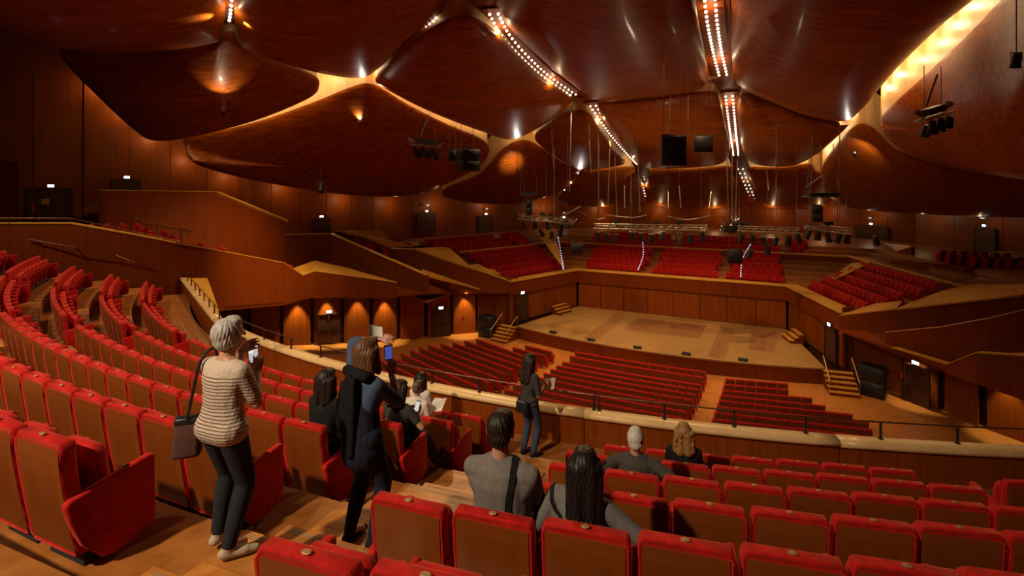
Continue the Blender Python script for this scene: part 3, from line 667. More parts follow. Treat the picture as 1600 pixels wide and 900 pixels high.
# doors in the lower walls and beside the stage
def door2(A, t, n, h, wd, name, signlab, beacon=None):
    dn[0] += 1; e = tag(empty('door_%d' % dn[0], A), kind='structure')
    T = Matrix(((t.x, n.x, 0, A.x), (t.y, n.y, 0, A.y), (0, 0, 1, A.z), (0, 0, 0, 1)))
    m = MB(); m.box(-wd / 2 - .08, -wd / 2, -.02, .1, 0, h + .08, T); m.box(wd / 2, wd / 2 + .08, -.02, .1, 0, h + .08, T); m.box(-wd / 2 - .08, wd / 2 + .08, -.02, .1, h, h + .08, T)
    kid(m, 'door_frame', 'darkw', e)
    for a, b in ((-wd / 2, -.01), (.01, wd / 2)):
        kid(MB().box(a, b, 0, .05, 0, h, T), 'door_leaf', 'darkw', e); kid(MB().box(a + .1, b - .1, .05, .09, 1.0, 1.05, T), 'push_bar', 'black', e)
    s = tag(empty('exit_sign', A + Vector((0, 0, h + .15))), signlab, 'sign')
    kid(MB().box(-.19, .19, .04, .12, h + .15, h + .35, T), 'housing', 'steel', s); kid(MB().box(-.18, .18, .12, .135, h + .16, h + .34, T), 'lit_panel', 'sign', s)
ln = LWD.normalized(); rn = RWD.normalized()
door2(G(LWA + LWD * 1.45 - LWN * .05, 0), ln, -LWN, 2.1, 1.4, 'd', 'lit exit sign over the door in the panels beside the left loudspeaker')
door2(G(LWA + LWD * 5.45 - LWN * .05, .35), ln, -LWN, 2.1, 1.5, 'd', 'lit exit sign over the door among the lit panels of the left wall')
door2(G(RWA + RWD * .55 - RWN * .2, 0), rn, -RWN, 2.1, 1.2, 'd', 'lit exit sign with red alarm beside the right loudspeaker')
for sg in (-1, 1):
    a, b = (W(sg * 11.4, .5, SZ), W(sg * 8.6, 8.7, SZ)); t = (b - a).normalized(); n = Vector((t.y, -t.x, 0))
    if n.dot(W(0, 4, SZ) - a) < 0: n = -n
    door2(a + t * 1.25 + n * .02, t, n, 2.1, 1.35, 'd', 'lit exit sign over the stage door %s' % ('behind the left stage stairs' if sg < 0 else 'behind the right stage stairs'))
tag(MB().box(-.06, .06, -.05, .05, 1.2, 1.55, Matrix.Translation(LWA + LWD * .6 - LWN * .2)).build('fire_alarm', 'firered'), 'small red fire alarm box between the left loudspeaker and the door', 'alarm')
tag(MB().box(-.06, .06, -.05, .05, 1.2, 1.55, Matrix.Translation(RWA + RWD * .15 - RWN * .25)).build('fire_alarm', 'firered'), 'small red fire alarm box beside the right loudspeaker', 'alarm')

# ================================================================== PEOPLE
def rc(mb, p0, r0, p1, r1, flat=1., side=None, n=14):
    p0, p1 = Vector(p0), Vector(p1); d = p1 - p0
    if d.length < 1e-5: d = Vector((0, 0, 1e-4)); p1 = p0 + d
    d.normalize()
    a = (Vector(side) - d * Vector(side).dot(d)) if side is not None else d.orthogonal()
    a.normalize(); b = d.cross(a); rings = []
    for th in (-85, -60, -30, 0): t = math.radians(th); rings.append((p0 + d * (r0 * math.sin(t) * min(1, flat * 1.2)), r0 * math.cos(t)))
    for th in (0, 30, 60, 85): t = math.radians(th); rings.append((p1 + d * (r1 * math.sin(t) * min(1, flat * 1.2)), r1 * math.cos(t)))
    vs = []
    for (c, r) in rings:
        for k in range(n):
            t = 2 * PI * k / n; vs.append(c + a * (r * math.cos(t)) + b * (r * flat * math.sin(t)))
    m = len(rings); fs = [(j * n + k, j * n + (k + 1) % n, (j + 1) * n + (k + 1) % n, (j + 1) * n + k) for j in range(m - 1) for k in range(n)]
    fs += [tuple(range(n - 1, -1, -1)), tuple(range((m - 1) * n, m * n))]
    mb.add(vs, fs, 0, True)
def remesh(mb, voxel, it=4, fac=.5):
    me = mb.mesh('tmp', True); o = bpy.data.objects.new('tmp', me); col.objects.link(o)
    md = o.modifiers.new('r', 'REMESH'); md.mode = 'VOXEL'; md.voxel_size = voxel; md.use_smooth_shade = True
    if it: sm = o.modifiers.new('s', 'SMOOTH'); sm.factor = fac; sm.iterations = it
    dg = bpy.context.evaluated_depsgraph_get(); out = bpy.data.meshes.new_from_object(o.evaluated_get(dg))
    bpy.data.objects.remove(o); out.polygons.foreach_set('use_smooth', [True] * len(out.polygons)); return out
def ik(a, b, l1, l2, pole):
    d = b - a; D = min(d.length, (l1 + l2) * .995); dn_ = d.normalized()
    b2 = a + dn_ * D; x = (l1 * l1 - l2 * l2 + D * D) / (2 * D); h = math.sqrt(max(0, l1 * l1 - x * x))
    pl_ = Vector(pole) - dn_ * Vector(pole).dot(dn_); pl_.normalize()
    return a + dn_ * x + pl_ * h, b2
def hand(mb, wr, fdir, pn, sd, curl=35, s=1., thumb=40):
    """wr wrist, fdir finger direction, pn palm normal (towards what is held), sd +1 thumb on the side axis"""
    fdir = Vector(fdir).normalized(); pn = Vector(pn); pn = (pn - fdir * pn.dot(fdir)).normalized(); ax = fdir.cross(pn) * sd
    kn = wr + fdir * .085 * s
    for o in (-.022, 0, .022): rc(mb, wr + ax * o * .6, .017 * s, kn + ax * o * 1.15, .0145 * s, .9)
    for i, (o, Lf) in enumerate(((.034, .072), (.0115, .080), (-.0115, .074), (-.034, .060))):
        p = kn + ax * o * s; d = fdir + ax * o * 2.2; d.normalize(); ang = 0
        for sgm, fr in enumerate((.45, .32, .23)):
            ang += math.radians(curl * (1 if sgm else .6)); dd = d * math.cos(ang) + pn * math.sin(ang)
            q = p + dd * Lf * fr * s; rc(mb, p, (.0095 - .001 * sgm) * s, q, (.0087 - .001 * sgm) * s, n=8); p = q
    p = wr + fdir * .028 * s + ax * .026 * s
    for Lf, k in ((.042, .0), (.03, .5), (.024, .8)):
        t = math.radians(thumb); d = fdir * math.cos(t) + ax * math.sin(t) * (1 - k * .8) + pn * (.35 + k); d.normalize()
        q = p + d * Lf * s; rc(mb, p, .0125 * s - .002 * k, q, .011 * s - .002 * k, n=8); p = q
HAIRM = {}
def hairmat(nm, c):
    if nm not in HAIRM: HAIRM[nm] = wood('hair_' + nm, tuple(x * .55 for x in c), tuple(min(1, x * 1.3) for x in c), .5, (70, 70, 7), .004, spec=.35)
    return HAIRM[nm]
def cloth(nm, c, n=.12, sc_=35., bump=.003):
    key = 'cl_' + nm
    if key not in M: M[key] = plain('cloth_' + nm, c, .85, 0, n, sc_, spec=.2, bump=bump)
    return key
def person(label, loc, rz, H=1.7, sex='f', sit=False, lean=4, side=0, hands=None, elbows=None, feet=None, hair=('short', 'brown', (.1, .05, .02)),
           top='grey', bottom='jeans', sleeve=.45, shoes='black', vox=.008, fat=1., head=(0, 0), pelvis=None, palm=None, shoe_long=1., longtop=0., skin='skin', neckw=1., wide=1., crop=False):
    s = H / 1.70; m = sex == 'm'
    root = empty('person', loc, rz); tag(root, label, 'person')
    X = Vector((1, 0, 0))
    pv = Vector(pelvis) if pelvis else (Vector((0, .33, .565)) if sit else Vector((0, 0, .93 * s)))
    lr, sr = math.radians(lean), math.radians(side)
    sp = Vector((math.sin(sr), math.sin(lr), math.cos(lr) * math.cos(sr))).normalized()
    fw = Vector((0, 1, 0)); fw = (fw - sp * fw.dot(sp)).normalized(); ax = fw.cross(sp); ax.normalize()
    shw = (.185 if m else .155) * s * (1 + .35 * (fat - 1)); hw = (.085 if m else .092) * s
    shz = .412 if m else .43
    sh = {1: pv + sp * shz * s + ax * shw, -1: pv + sp * shz * s - ax * shw}
    hp = {1: pv + X * hw, -1: pv - X * hw}
    nb = pv + sp * .50 * s; hc = pv + sp * .665 * s + fw * .02 * s
    Hm = Matrix.Translation(hc) @ Matrix.Rotation(math.radians(head[0]), 4, 'Z') @ Matrix.Rotation(math.radians(-head[1]), 4, 'X') @ Matrix.Scale(s * 1.0, 4)
    hl = lambda x, y, z: Hm @ Vector((x, y, z))
    hands = hands or {}; elbows = elbows or {}; palm = palm or {}
    if sit: feet = feet or {1: (.12, .33 + .62, .09), -1: (-.12, .33 + .60, .09)}
    else: feet = feet or {1: (.10, .02, .09), -1: (-.10, -.02, .09)}
    al1, al2 = .285 * s, .25 * s; J = {}
    for q in (1, -1):
        ht = Vector(hands[q]) if q in hands else (sh[q] + Vector((q * .09, .12, -.50 * s)) if not sit else Vector((q * .13, .33 + .36, .66)))
        el, wr = ik(sh[q], ht, al1, al2, elbows.get(q, (q * .35, -.35, -1)))
        kn, an = ik(hp[q], Vector(feet[q]), .44 * s, .43 * s, (q * .15, 1, .35 if sit else .05)); J[q] = (el, wr, kn, an)
    def torso(mb, g=0., neck=True):
        f = fat
        wf = f * wide
        if not (g and crop):
            hg = .105 * s * f + g; rc(mb, hp[1], hg, hp[-1], hg, 1)
            rc(mb, pv + sp * .02, .140 * s * wf + g, pv + sp * .19 * s, (.128 if m else .116) * s * wf + g, .78 / wide, ax)
        rc(mb, pv + sp * .19 * s, (.128 if m else .118) * s * wf + g, pv + sp * .36 * s, (.155 if m else .135) * s * (.5 + .5 * wide) * f + g, .74 / wide ** .5, ax)
        rc(mb, sh[1] - ax * .035, .058 * s + g, sh[-1] + ax * .035, .058 * s + g, 1.05)
        rc(mb, pv + sp * .40 * s + ax * .07, .075 * s + g, pv + sp * .40 * s - ax * .07, .075 * s + g, 1.1)
        tn = nb - sp * ((.012 if m else .045) * s if g else 0)
        for q in (1, -1):
            rc(mb, sh[q] - ax * q * .05 * s, .05 * s + g, tn, .052 * s + g); rc(mb, sh[q] - ax * q * .10 * s - sp * .03 * s, .06 * s + g, tn - sp * .04 * s, .058 * s + g)
            rc(mb, sh[q] - ax * q * .045 * s - sp * .06 * s, .07 * s + g, pv + sp * .20 * s + ax * q * .04 * s, .085 * s * f + g)
        if not m:
            for q in (1, -1): rc(mb, pv + sp * .31 * s + ax * q * .065 * s + fw * .075 * s, .06 * s * f + g, pv + sp * .32 * s + ax * q * .06 * s + fw * .09 * s, .05 * s * f + g)
    def arm(mb, q, g, t0=0., t1=1.):
        el, wr = J[q][0], J[q][1]
        u1 = min(t1, .5) * 2
        rc(mb, sh[q], .052 * s * (.6 + .4 * fat) + g, sh[q].lerp(el, u1), (.052 - .012 * u1) * s * (.6 + .4 * fat) + g)
        if t1 > .5: u2 = (t1 - .5) * 2; rc(mb, el, .040 * s * (.7 + .3 * fat) + g, el.lerp(wr, u2), (.040 - .013 * u2) * s + g)
    def leg(mb, q, g, u=1.):
        kn, an = J[q][2], J[q][3]
        rc(mb, hp[q], .092 * s * (.5 + .5 * fat) + g, kn, .058 * s + g); rc(mb, kn, .057 * s + g, kn.lerp(an, .35 * u), .058 * s + g); rc(mb, kn.lerp(an, .35 * u), .058 * s + g, kn.lerp(an, u), (.058 - .02 * u) * s + g)
    # body: one continuous surface
    b = MB(); torso(b)
    rc(b, nb - sp * .03, .058 * s * neckw, hl(0, -.012, -.06), .052 * s * neckw)
    b.ell((0, 0, .02), (.074, .094, .098), 16, 12, Hm); b.ell((0, .018, -.045), (.056, .068, .068), 14, 10, Hm)
    rc(b, hl(0, .088, .012), .010 * s, hl(0, .108, -.025), .014 * s, n=8)
    for q in (1, -1):
        b.ell((q * .077, -.005, -.008), (.010, .022, .032), 8, 6, Hm); b.ell((q * .03, .085, .012), (.014, .010, .009), 8, 6, Hm)
        arm(b, q, 0.); leg(b, q, 0.)
        el, wr = J[q][0], J[q][1]; fd = (wr - el).normalized()
        fd2 = palm.get(q, (None,))[0]; fd2 = Vector(fd2).normalized() if fd2 is not None else fd
        pn = palm[q][1] if q in palm else Vector((-q, .2, 0)); cu = palm[q][2] if q in palm and len(palm[q]) > 2 else 22
        hand(b, wr, fd2, pn, palm[q][3] if q in palm and len(palm[q]) > 3 else q, cu, s)
        an = J[q][3]; rc(b, an, .038 * s, an + Vector((0, .12, -.04)), .03 * s)
    rc(b, hl(-.02, .098, -.058), .007, hl(.02, .098, -.058), .007, n=8)
    mobj('body', remesh(b, vox), skin, root)
    eye = MB()
    for q in (1, -1): eye.ell((q * .03, .0915, .012), (.008, .006, .005), 8, 6, Hm)
    eye.build('eyes', 'black', root)
    # clothes
    t = MB(); torso(t, .016)
    if longtop: rc(t, hp[1] - Vector((0, 0, longtop)), .105 * s * fat + .03, hp[-1] - Vector((0, 0, longtop)), .105 * s * fat + .03); rc(t, pv - Vector((0, 0, longtop)), .15 * s * fat + .02, pv, .145 * s * fat + .02, .82, ax)
    for q in (1, -1): arm(t, q, .014, 0, sleeve)
    tm = remesh(t, max(vox, .009), 6); mobj('top', tm, top, root)
    l = MB(); rc(l, hp[1], .108 * s * fat + .008, hp[-1], .108 * s * fat + .008); rc(l, pv + sp * .02, .14 * s * fat + .008, pv + sp * .10 * s, .13 * s * fat + .008, .8, ax)
    for q in (1, -1): leg(l, q, .012, .97)
    mobj('trousers', remesh(l, max(vox, .009), 4), bottom, root)
    for q in (1, -1):
        an = J[q][3]; sm = MB(); fdv = Vector(feet[q]); zf = fdv.z - .09
        td = Vector(feet.get('toe%d' % q, (q * .12, 1, 0))).normalized()
        rc(sm, Vector((an.x, an.y, zf + .045)) - td * .03, .043 * s, Vector((an.x, an.y, zf + .04)) + td * .10 * shoe_long, .045 * s, .85, Vector((0, 0, 1)).cross(td)); rc(sm, Vector((an.x, an.y, zf + .04)) + td * .08, .044 * s, Vector((an.x, an.y, zf + .032)) + td * .165 * shoe_long, .030 * s, .8, Vector((0, 0, 1)).cross(td))
        rc(sm, an + Vector((0, 0, .01)), .045 * s, Vector((an.x, an.y, zf + .05)), .045 * s)
        mobj('shoe', remesh(sm, .008, 3), shoes, root)
    # hair
    kind, hn, hcx = hair; h = MB()
    if kind == 'short': h.ell((0, -.014, .035), (.085, .100, .098), 16, 12, Hm); h.ell((0, -.05, -.02), (.072, .06, .07), 14, 10, Hm); h.ell((0, .03, .085), (.065, .06, .045), 12, 8, Hm)
    elif kind == 'bob':
        h.ell((0, -.018, .035), (.097, .112, .105), 16, 12, Hm); h.ell((0, -.055, -.02), (.088, .065, .075), 14, 10, Hm); h.ell((0, .03, .095), (.075, .068, .05), 12, 8, Hm)
        for q in (1, -1): h.ell((q * .075, -.01, -.005), (.026, .06, .065), 10, 8, Hm)
    else:
        h.ell((0, -.016, .035), (.094, .110, .103), 16, 12, Hm); h.ell((0, .03, .09), (.072, .065, .045), 12, 8, Hm)
        Lh = {'shoulder': .20, 'long': .34, 'curly': .20}[kind]
        for i, xo in enumerate((-.075, -.04, 0, .04, .075)):
            rc(h, hl(xo, -.045 - (.03 if abs(xo) < .06 else 0), .02), .05 * s, hl(xo * 1.15, -.075 - .02 * (i % 2), -Lh * (.9 + .1 * (i % 2))), (.035 if kind != 'curly' else .055) * s)
        for q in (1, -1): rc(h, hl(q * .078, .015, .04), .03 * s, hl(q * .092, .01, -Lh * .75), .028 * s)
        if kind == 'curly':
            rr = random.Random(3)
            for _ in range(46): h.ell((rr.uniform(-.11, .11), rr.uniform(-.13, -.03), rr.uniform(-.22, .05)), (.024, .024, .03), 8, 6, Hm)
    hm = remesh(h, .007, 3 if kind != 'curly' else 1); nvv = len(hm.vertices); co = np.empty(nvv * 3); hm.vertices.foreach_get('co', co); co = co.reshape(-1, 3)
    nr = np.empty(nvv * 3); hm.vertex_normals.foreach_get('vector', nr); nr = nr.reshape(-1, 3)
    ph_ = np.arctan2(co[:, 0] - hc.x, co[:, 1] - hc.y); rz_ = co[:, 2] - hc.z
    amp = .0035 if kind != 'short' else .0045
    co += nr * (amp * (np.sin(ph_ * 31 + 4 * np.sin(rz_ * 24)) * .6 + np.sin(ph_ * 17 - rz_ * 60 + 2) * .4))[:, None]
    hm.vertices.foreach_set('co', co.ravel()); hm.update()
    mobj('hair', hm, hairmat(hn, hcx), root)
    root['_'] = 0; del root['_']
    R3 = Matrix.Translation(loc) @ Matrix.Rotation(rz, 4, 'Z')
    return dict(top=tm, root=root, R=R3, sh=sh, pv=pv, sp=sp, ax=ax, fw=fw, J=J, hc=hc, nb=nb, s=s, Hm=Hm)
from mathutils.bvhtree import BVHTree
def strap_on(pp, pts, wd, mat='cl_black', name='shoulder_strap', off=.006):
    me = pp['top']; bv = BVHTree.FromPolygons([v.co for v in me.vertices], [p.vertices for p in me.polygons])
    cv = smoothcurve(pts, 6, False); P_ = []
    for p in cv:
        co, no, _, _ = bv.find_nearest(p); P_.append((co, no))
    vs = []; fs = []
    for i, (co, no) in enumerate(P_):
        tg = (P_[min(i + 1, len(P_) - 1)][0] - P_[max(i - 1, 0)][0]).normalized(); sd_ = tg.cross(no).normalized() * wd * .5
        vs += [co + no * .001 - sd_, co + no * off - sd_ * .9, co + no * off + sd_ * .9, co + no * .001 + sd_]
    for i in range(len(P_) - 1):
        for k in range(4): fs.append((4 * i + k, 4 * i + (k + 1) % 4, 4 * i + 4 + (k + 1) % 4, 4 * i + 4 + k))
    m = MB(); m.add(vs, fs); o = m.build(name, mat, pp['root']); return P_
def loc_in(loc, rz, p): return Matrix.Rotation(-rz, 4, 'Z') @ (Vector(p) - Vector(loc))
def phone(label, c, right, up, mat, w_=.072, h_=.148):
    right = Vector(right).normalized(); up = Vector(up); up = (up - right * up.dot(right)).normalized(); n = right.cross(up)
    T = Matrix(((right.x, n.x, up.x, c.x), (right.y, n.y, up.y, c.y), (right.z, n.z, up.z, c.z), (0, 0, 0, 1)))
    e = tag(empty('phone', c), label, 'phone')
    o = mobj('case', rbox(-w_ / 2, w_ / 2, -.004, .004, -h_ / 2, h_ / 2, .0035, 2), 'black', e); o.matrix_parent_inverse = Matrix.Translation(-c); o.matrix_basis = T
    me = MB().box(-w_ / 2 + .005, w_ / 2 - .005, .0041, .0046, -h_ / 2 + .014, h_ / 2 - .014).mesh('screen', True)
    o = mobj('screen', me, mat, e); o.matrix_parent_inverse = Matrix.Translation(-c); o.matrix_basis = T
def sheet(name, label, cat, c, right, up, w_, h_, mat='paper', bend=.02):
    right = Vector(right).normalized(); up = Vector(up).normalized(); n = right.cross(up)
    m = MB(); vs = []; N_ = 6
    for i in range(N_ + 1):
        for j in (0, 1):
            x = (i / N_ - .5); vs.append(c + right * x * w_ + up * (j - .5) * h_ + n * bend * (4 * x * x))
    vs2 = [v + n * .002 for v in vs]; k = len(vs)
    fs = [(2 * i, 2 * i + 1, 2 * i + 3, 2 * i + 2) for i in range(N_)] + [(k + 2 * i + 2, k + 2 * i + 3, k + 2 * i + 1, k + 2 * i) for i in range(N_)]
    m.add(vs + vs2, fs, 0, True); o = m.build(name, mat); tag(o, label, cat); return o
def bag(label, c, wd, dp, h, mat, strap=None, name='handbag', tilt=0.):
    e = tag(empty(name, c - Vector((0, 0, h / 2))), label, 'bag')
    def fn(co): f = 1 - .18 * (co.z / h + .5); return (co.x * f, co.y * (1.1 - .5 * (co.z / h + .5)), co.z)
    T = Matrix.Translation(c) @ Matrix.Rotation(tilt, 4, 'Z')
    o = mobj('bag_body', rbox(-wd / 2, wd / 2, -dp / 2, dp / 2, -h / 2, h / 2, min(.03, dp * .3), 3, fn), mat, e); o.matrix_parent_inverse = Matrix.Translation(-Vector(e.location)); o.matrix_basis = T
    o = mobj('flap', rbox(-wd * .41, wd * .41, -dp * .36, dp * .36, h * .36, h * .56, min(.015, dp * .15), 2), 'black', e); o.matrix_parent_inverse = Matrix.Translation(-Vector(e.location)); o.matrix_basis = T
    if strap: kid(MB().path(smoothcurve(strap, 5, False), .011, 8), 'strap', 'black', e)
    return e

# ================================================================== CHAIR PROTOTYPES
# local axes: x right, y forwards (towards the stage), z up; the top rear edge of the back stands over the origin
def lean_back(co):
    z = co.z; y = co.y + .16 * max(0, (.80 - z)) ** 1.25
    if z > .80: z -= .05 * (max(0, abs(co.x) - .19) / .0775) ** 2.2 * (z - .80) / .12
    return (co.x, y, z)
def back_mesh(seg=3):
    bm = bmesh.new(); bmesh.ops.create_cube(bm, size=1)
    for v in bm.verts: v.co = Vector((v.co.x * .53, .038 + v.co.y * .105, .52 + v.co.z * .80))
    bmesh.ops.subdivide_edges(bm, edges=[e for e in bm.edges if abs(e.verts[0].co.z - e.verts[1].co.z) > .1], cuts=5, use_grid_fill=True)
    rear = [f for f in bm.faces if f.normal.y < -.9]
    r = bmesh.ops.inset_region(bm, faces=rear, thickness=.026, depth=0)
    bmesh.ops.translate(bm, verts=list({v for f in rear for v in f.verts}), vec=(0, .022, 0))
    top = max(v.co.z for v in bm.verts)
    for v in {v for f in rear for v in f.verts}:
        if v.co.z > .85: v.co.z -= .022
    edges = [e for e in bm.edges if e.calc_face_angle(0) > .6]
    bmesh.ops.bevel(bm, geom=edges, offset=.027, segments=4, profile=.5, affect='EDGES')
    for v in bm.verts: v.co = Vector(lean_back(v.co))
    for f in bm.faces: f.smooth = True
    me = bpy.data.meshes.new('backrest'); bm.to_mesh(me); bm.free(); return me
ME = {}
ME['backrest'] = back_mesh()
def panel_mesh():
    m = MB(); N_ = 8; vs = []
    for i in range(N_ + 1):
        z = .145 + (.862 - .145) * i / N_
        for x in (-.238, .238):
            vs.append(Vector(lean_back(Vector((x, -.006, z)))))
        for x in (-.238, .238): vs.append(Vector(lean_back(Vector((x, .010, z)))))
    fs = []
    for i in range(N_):
        a = 4 * i; fs += [(a, a + 1, a + 5, a + 4), (a + 2, a + 6, a + 7, a + 3), (a, a + 4, a + 6, a + 2), (a + 1, a + 3, a + 7, a + 5)]
    fs += [(0, 2, 3, 1), (4 * N_, 4 * N_ + 1, 4 * N_ + 3, 4 * N_ + 2)]
    m.add(vs, fs); return m.mesh('back_panel', True)
ME['back_panel'] = panel_mesh()
ME['seat_up'] = rbox(-.215, .215, .15, .27, .40, .80, .058, 5, lambda c: (c.x * (1 - .10 * max(0, (c.z - .7) / .155)), c.y + .10 * (.86 - c.z) + .03, c.z - .05 * (c.x / .222) ** 2 * (1 if c.z > .7 else 0)))
ME['seat_down'] = rbox(-.235, .235, .14, .60, .36, .475, .04, 3, lambda c: (c.x, c.y, c.z + .02 * (c.y - .14)))
ME['badge'] = MB().lathe([(0, .004), (.020, .004), (.024, .002), (.026, 0)], 16, Matrix.Translation((0, .02, .918)) @ Matrix.Rotation(math.radians(14), 4, 'X') @ Matrix.Diagonal((1.0, .55, .5, 1))).mesh('badge', True)
ME['base'] = MB().box(-.20, .20, .16, .36, 0, .10).box(-.05, .05, .20, .30, .10, .40).mesh('base', True)
def side_poly(pts, x0, x1, bev=.014):
    bm = bmesh.new(); vs = [bm.verts.new((x0, y, z)) for y, z in pts]; f = bm.faces.new(vs)
    r = bmesh.ops.extrude_face_region(bm, geom=[f]); bmesh.ops.translate(bm, verts=[v for v in r['geom'] if isinstance(v, bmesh.types.BMVert)], vec=(x1 - x0, 0, 0))
    bmesh.ops.recalc_face_normals(bm, faces=bm.faces)
    bmesh.ops.bevel(bm, geom=[e for e in bm.edges if e.calc_face_angle(0) > .9 or abs(e.verts[0].co.x - e.verts[1].co.x) < 1e-5], offset=bev, segments=2, profile=.5, affect='EDGES')
    for q in bm.faces: q.smooth = True
    me = bpy.data.meshes.new('side'); bm.to_mesh(me); bm.free(); return me
ENDP = [(.0, .505), (.03, .535), (.52, .605), (.56, .59), (.565, .13), (.50, .075), (.30, .03), (.22, .05), (.10, .20), (.03, .38)]
ARMP = [(.03, .575), (.36, .655), (.43, .66), (.455, .63), (.445, .52), (.36, .30), (.34, .03), (.22, .03), (.10, .22)]
ME['arm_l'] = side_poly(ARMP, -.279, -.238, .012); ME['arm_r'] = side_poly(ARMP, .238, .279, .012)
ME['end_l'] = side_poly(ENDP, -.305, -.245, .018); ME['end_r'] = side_poly(ENDP, .245, .305, .018)
ME['slot'] = MB().ell((0, 0, 0), (.004, .028, .009), 10, 6).mesh('slot', True)
# light version for the far rows
def lowchair(mb, T, wood_first=True):
    def quad8(x0, x1, pts, mi):       # prism with side profile pts (y,z)
        n = len(pts); vs = [T @ Vector((x, y, z)) for x in (x0, x1) for y, z in pts]
        mb.add(vs, [tuple(range(n - 1, -1, -1)), tuple(range(n, 2 * n))] + [(k, (k + 1) % n, n + (k + 1) % n, n + k) for k in range(n)], mi)
    quad8(-.262, .262, [(-.015, .88), (.02, .925), (.08, .92), (.11, .88), (.20, .14), (.10, .14)], 0)
    quad8(-.235, .235, [(-.026, .855), (-.012, .858), (.10, .17), (.086, .17)], 1)
    quad8(-.22, .22, [(.14, .83), (.25, .85), (.33, .45), (.20, .40)], 0)
    for s in (-1, 1):
        quad8(s * .279, s * .245, [(.05, .56), (.42, .65), (.44, .55), (.34, .03), (.2, .03)], 0)
lc = MB(); lowchair(lc, Matrix()); LOW = np.array(lc.v)
LOWM = lc.mesh('low_chair', True)
def parts_low():
    out = {}
    for nm, sel in (('backrest', 0), ('back_panel', 1)): pass
    a = MB(); b = MB(); c = MB()
    for f, mi, i in zip(lc.f, lc.mi, range(len(lc.f))):
        tgt = b if mi == 1 else (a if i < 8 else c)
        tgt.add([lc.v[k] for k in f], [tuple(range(len(f)))])
    return a.mesh('backrest', False), b.mesh('back_panel', False), c.mesh('seat', False)
LB, LP, LS = parts_low()
for me, mt in ((ME['backrest'], 'red'), (ME['back_panel'], 'back'), (ME['seat_up'], 'red'), (ME['seat_down'], 'red'), (ME['badge'], 'brass'), (ME['base'], 'dark'),
               (ME['arm_l'], 'red'), (ME['arm_r'], 'red'), (ME['end_l'], 'red'), (ME['end_r'], 'red'), (ME['slot'], 'black'), (LB, 'red'), (LP, 'back'), (LS, 'red')):
    me.materials.append(M[mt])
for me in (LB, LP, LS):
    bm = bmesh.new(); bm.from_mesh(me); bmesh.ops.remove_doubles(bm, verts=bm.verts, dist=1e-5); bmesh.ops.recalc_face_normals(bm, faces=bm.faces); bm.to_mesh(me); bm.free()
def make_chair(label, group, loc, rz, end=0, down=False):
    e = tag(empty('theatre_chair', loc, rz), label, 'chair', group)
    bk = mobj('backrest', ME['backrest'], None, e); mobj('number_badge', ME['badge'], None, bk)
    mobj('back_panel', ME['back_panel'], None, e); mobj('seat', ME['seat_down' if down else 'seat_up'], None, e)
    mobj('side_panel' if end < 0 else 'armrest', ME['end_l' if end < 0 else 'arm_l'], None, e)
    mobj('side_panel' if end > 0 else 'armrest', ME['end_r' if end > 0 else 'arm_r'], None, e)
    if end: mobj('lamp_slot', ME['slot'], None, e, (end * .306, .36, .60))
    mobj('base', ME['base'], None, e)
    return e
NEAR = []          # (px of the back, row, block, loc, rz, end)
def place_row(k, block, a_edge, direction, n, ends=(True, True), sp=.565):
    R = RK(k); da = math.degrees(sp / R); out = []
    for i in range(n):
        a = a_edge + direction * da * (i + .5); p = POL(a, R + (max(-.05, .045 * (a - 13)) if block == 'centre' else 0), ZK(k)); rz = -math.radians(a)
        last = i == n - 1; end = 0
        if i == 0 and ends[0]: end = 1 if direction > 0 else -1
        if last and ends[1]: end = -1 if direction > 0 else 1
        NEAR.append((px_of(p), k, block, p, rz, end, i, n))
for k in range(6):
    n = int(math.radians(39.6 - 21.4) * RK(k) / .565)
    if k == 0: n = 7
    if k == 1: n = 14
    place_row(k, 'left', {0: 22.36, 1: 22.14, 2: 22.1, 3: 21.73, 4: 21.5, 5: 21.6}[k], 1, n, (True, k > 1))
    a0 = {0: 19.15, 1: 19.35, 2: 18.0, 3: 18.2, 4: 18.3, 5: 17.65}[k]
    n = {0: 5, 1: 9, 2: 8, 3: 8, 4: 8, 5: 7}[k]
    place_row(k, 'centre', a0, -1, n, (True, k > 1))
    if k >= 1:
        n1 = int(math.radians(50.9 - 41.4) * RK(k) / .565); n2 = int(math.radians(60.6 - 52.0) * RK(k) / .565)
        place_row(k, 'side', 41.4, 1, n1); place_row(k, 'side far', 52.0, 1, n2)
    if k >= 4: place_row(k, 'right', 7.6, -1, 2, (True, False))
ORD = ['nearest back', 'next', 'third', 'fourth', 'fifth', 'front']
rowname = {0: 'sixth row', 1: 'fifth row', 2: 'fourth row', 3: 'third row', 4: 'second row', 5: 'front row'}
def seat_at(px, k, block):
    return min((c for c in NEAR if c[1] == k and c[2] == block), key=lambda c: abs(c[0] - px))
OCC = {'man_grey': seat_at(762, 1, 'centre'), 'woman_grey': seat_at(900, 1, 'centre'), 'man_white': seat_at(998, 3, 'centre'), 'blonde': seat_at(1045, 4, 'centre'),
       'woman_black': seat_at(490, 2, 'left'), 'phone_girl': seat_at(640, 3, 'left'), 'child': seat_at(640, 4, 'left'), 'dark_girl': seat_at(620, 5, 'left')}
occ_ids = {id(v): k for k, v in OCC.items()}
bl = {'left': 'left tier block', 'centre': 'middle tier block', 'side': 'nearer side block', 'side far': 'farther side block', 'right': 'right tier block'}
occl = {'man_grey': 'red theatre chair taken by the man in the grey shirt', 'woman_grey': 'red theatre chair taken by the long haired woman in grey', 'man_white': 'red theatre chair taken by the white haired man',
        'blonde': 'red theatre chair taken by the curly blonde woman', 'woman_black': 'red theatre chair taken by the woman in black', 'phone_girl': 'red aisle chair taken by the seated woman with a phone',
        'child': 'red theatre chair taken by the child in white', 'dark_girl': 'red front row chair taken by the dark haired girl'}
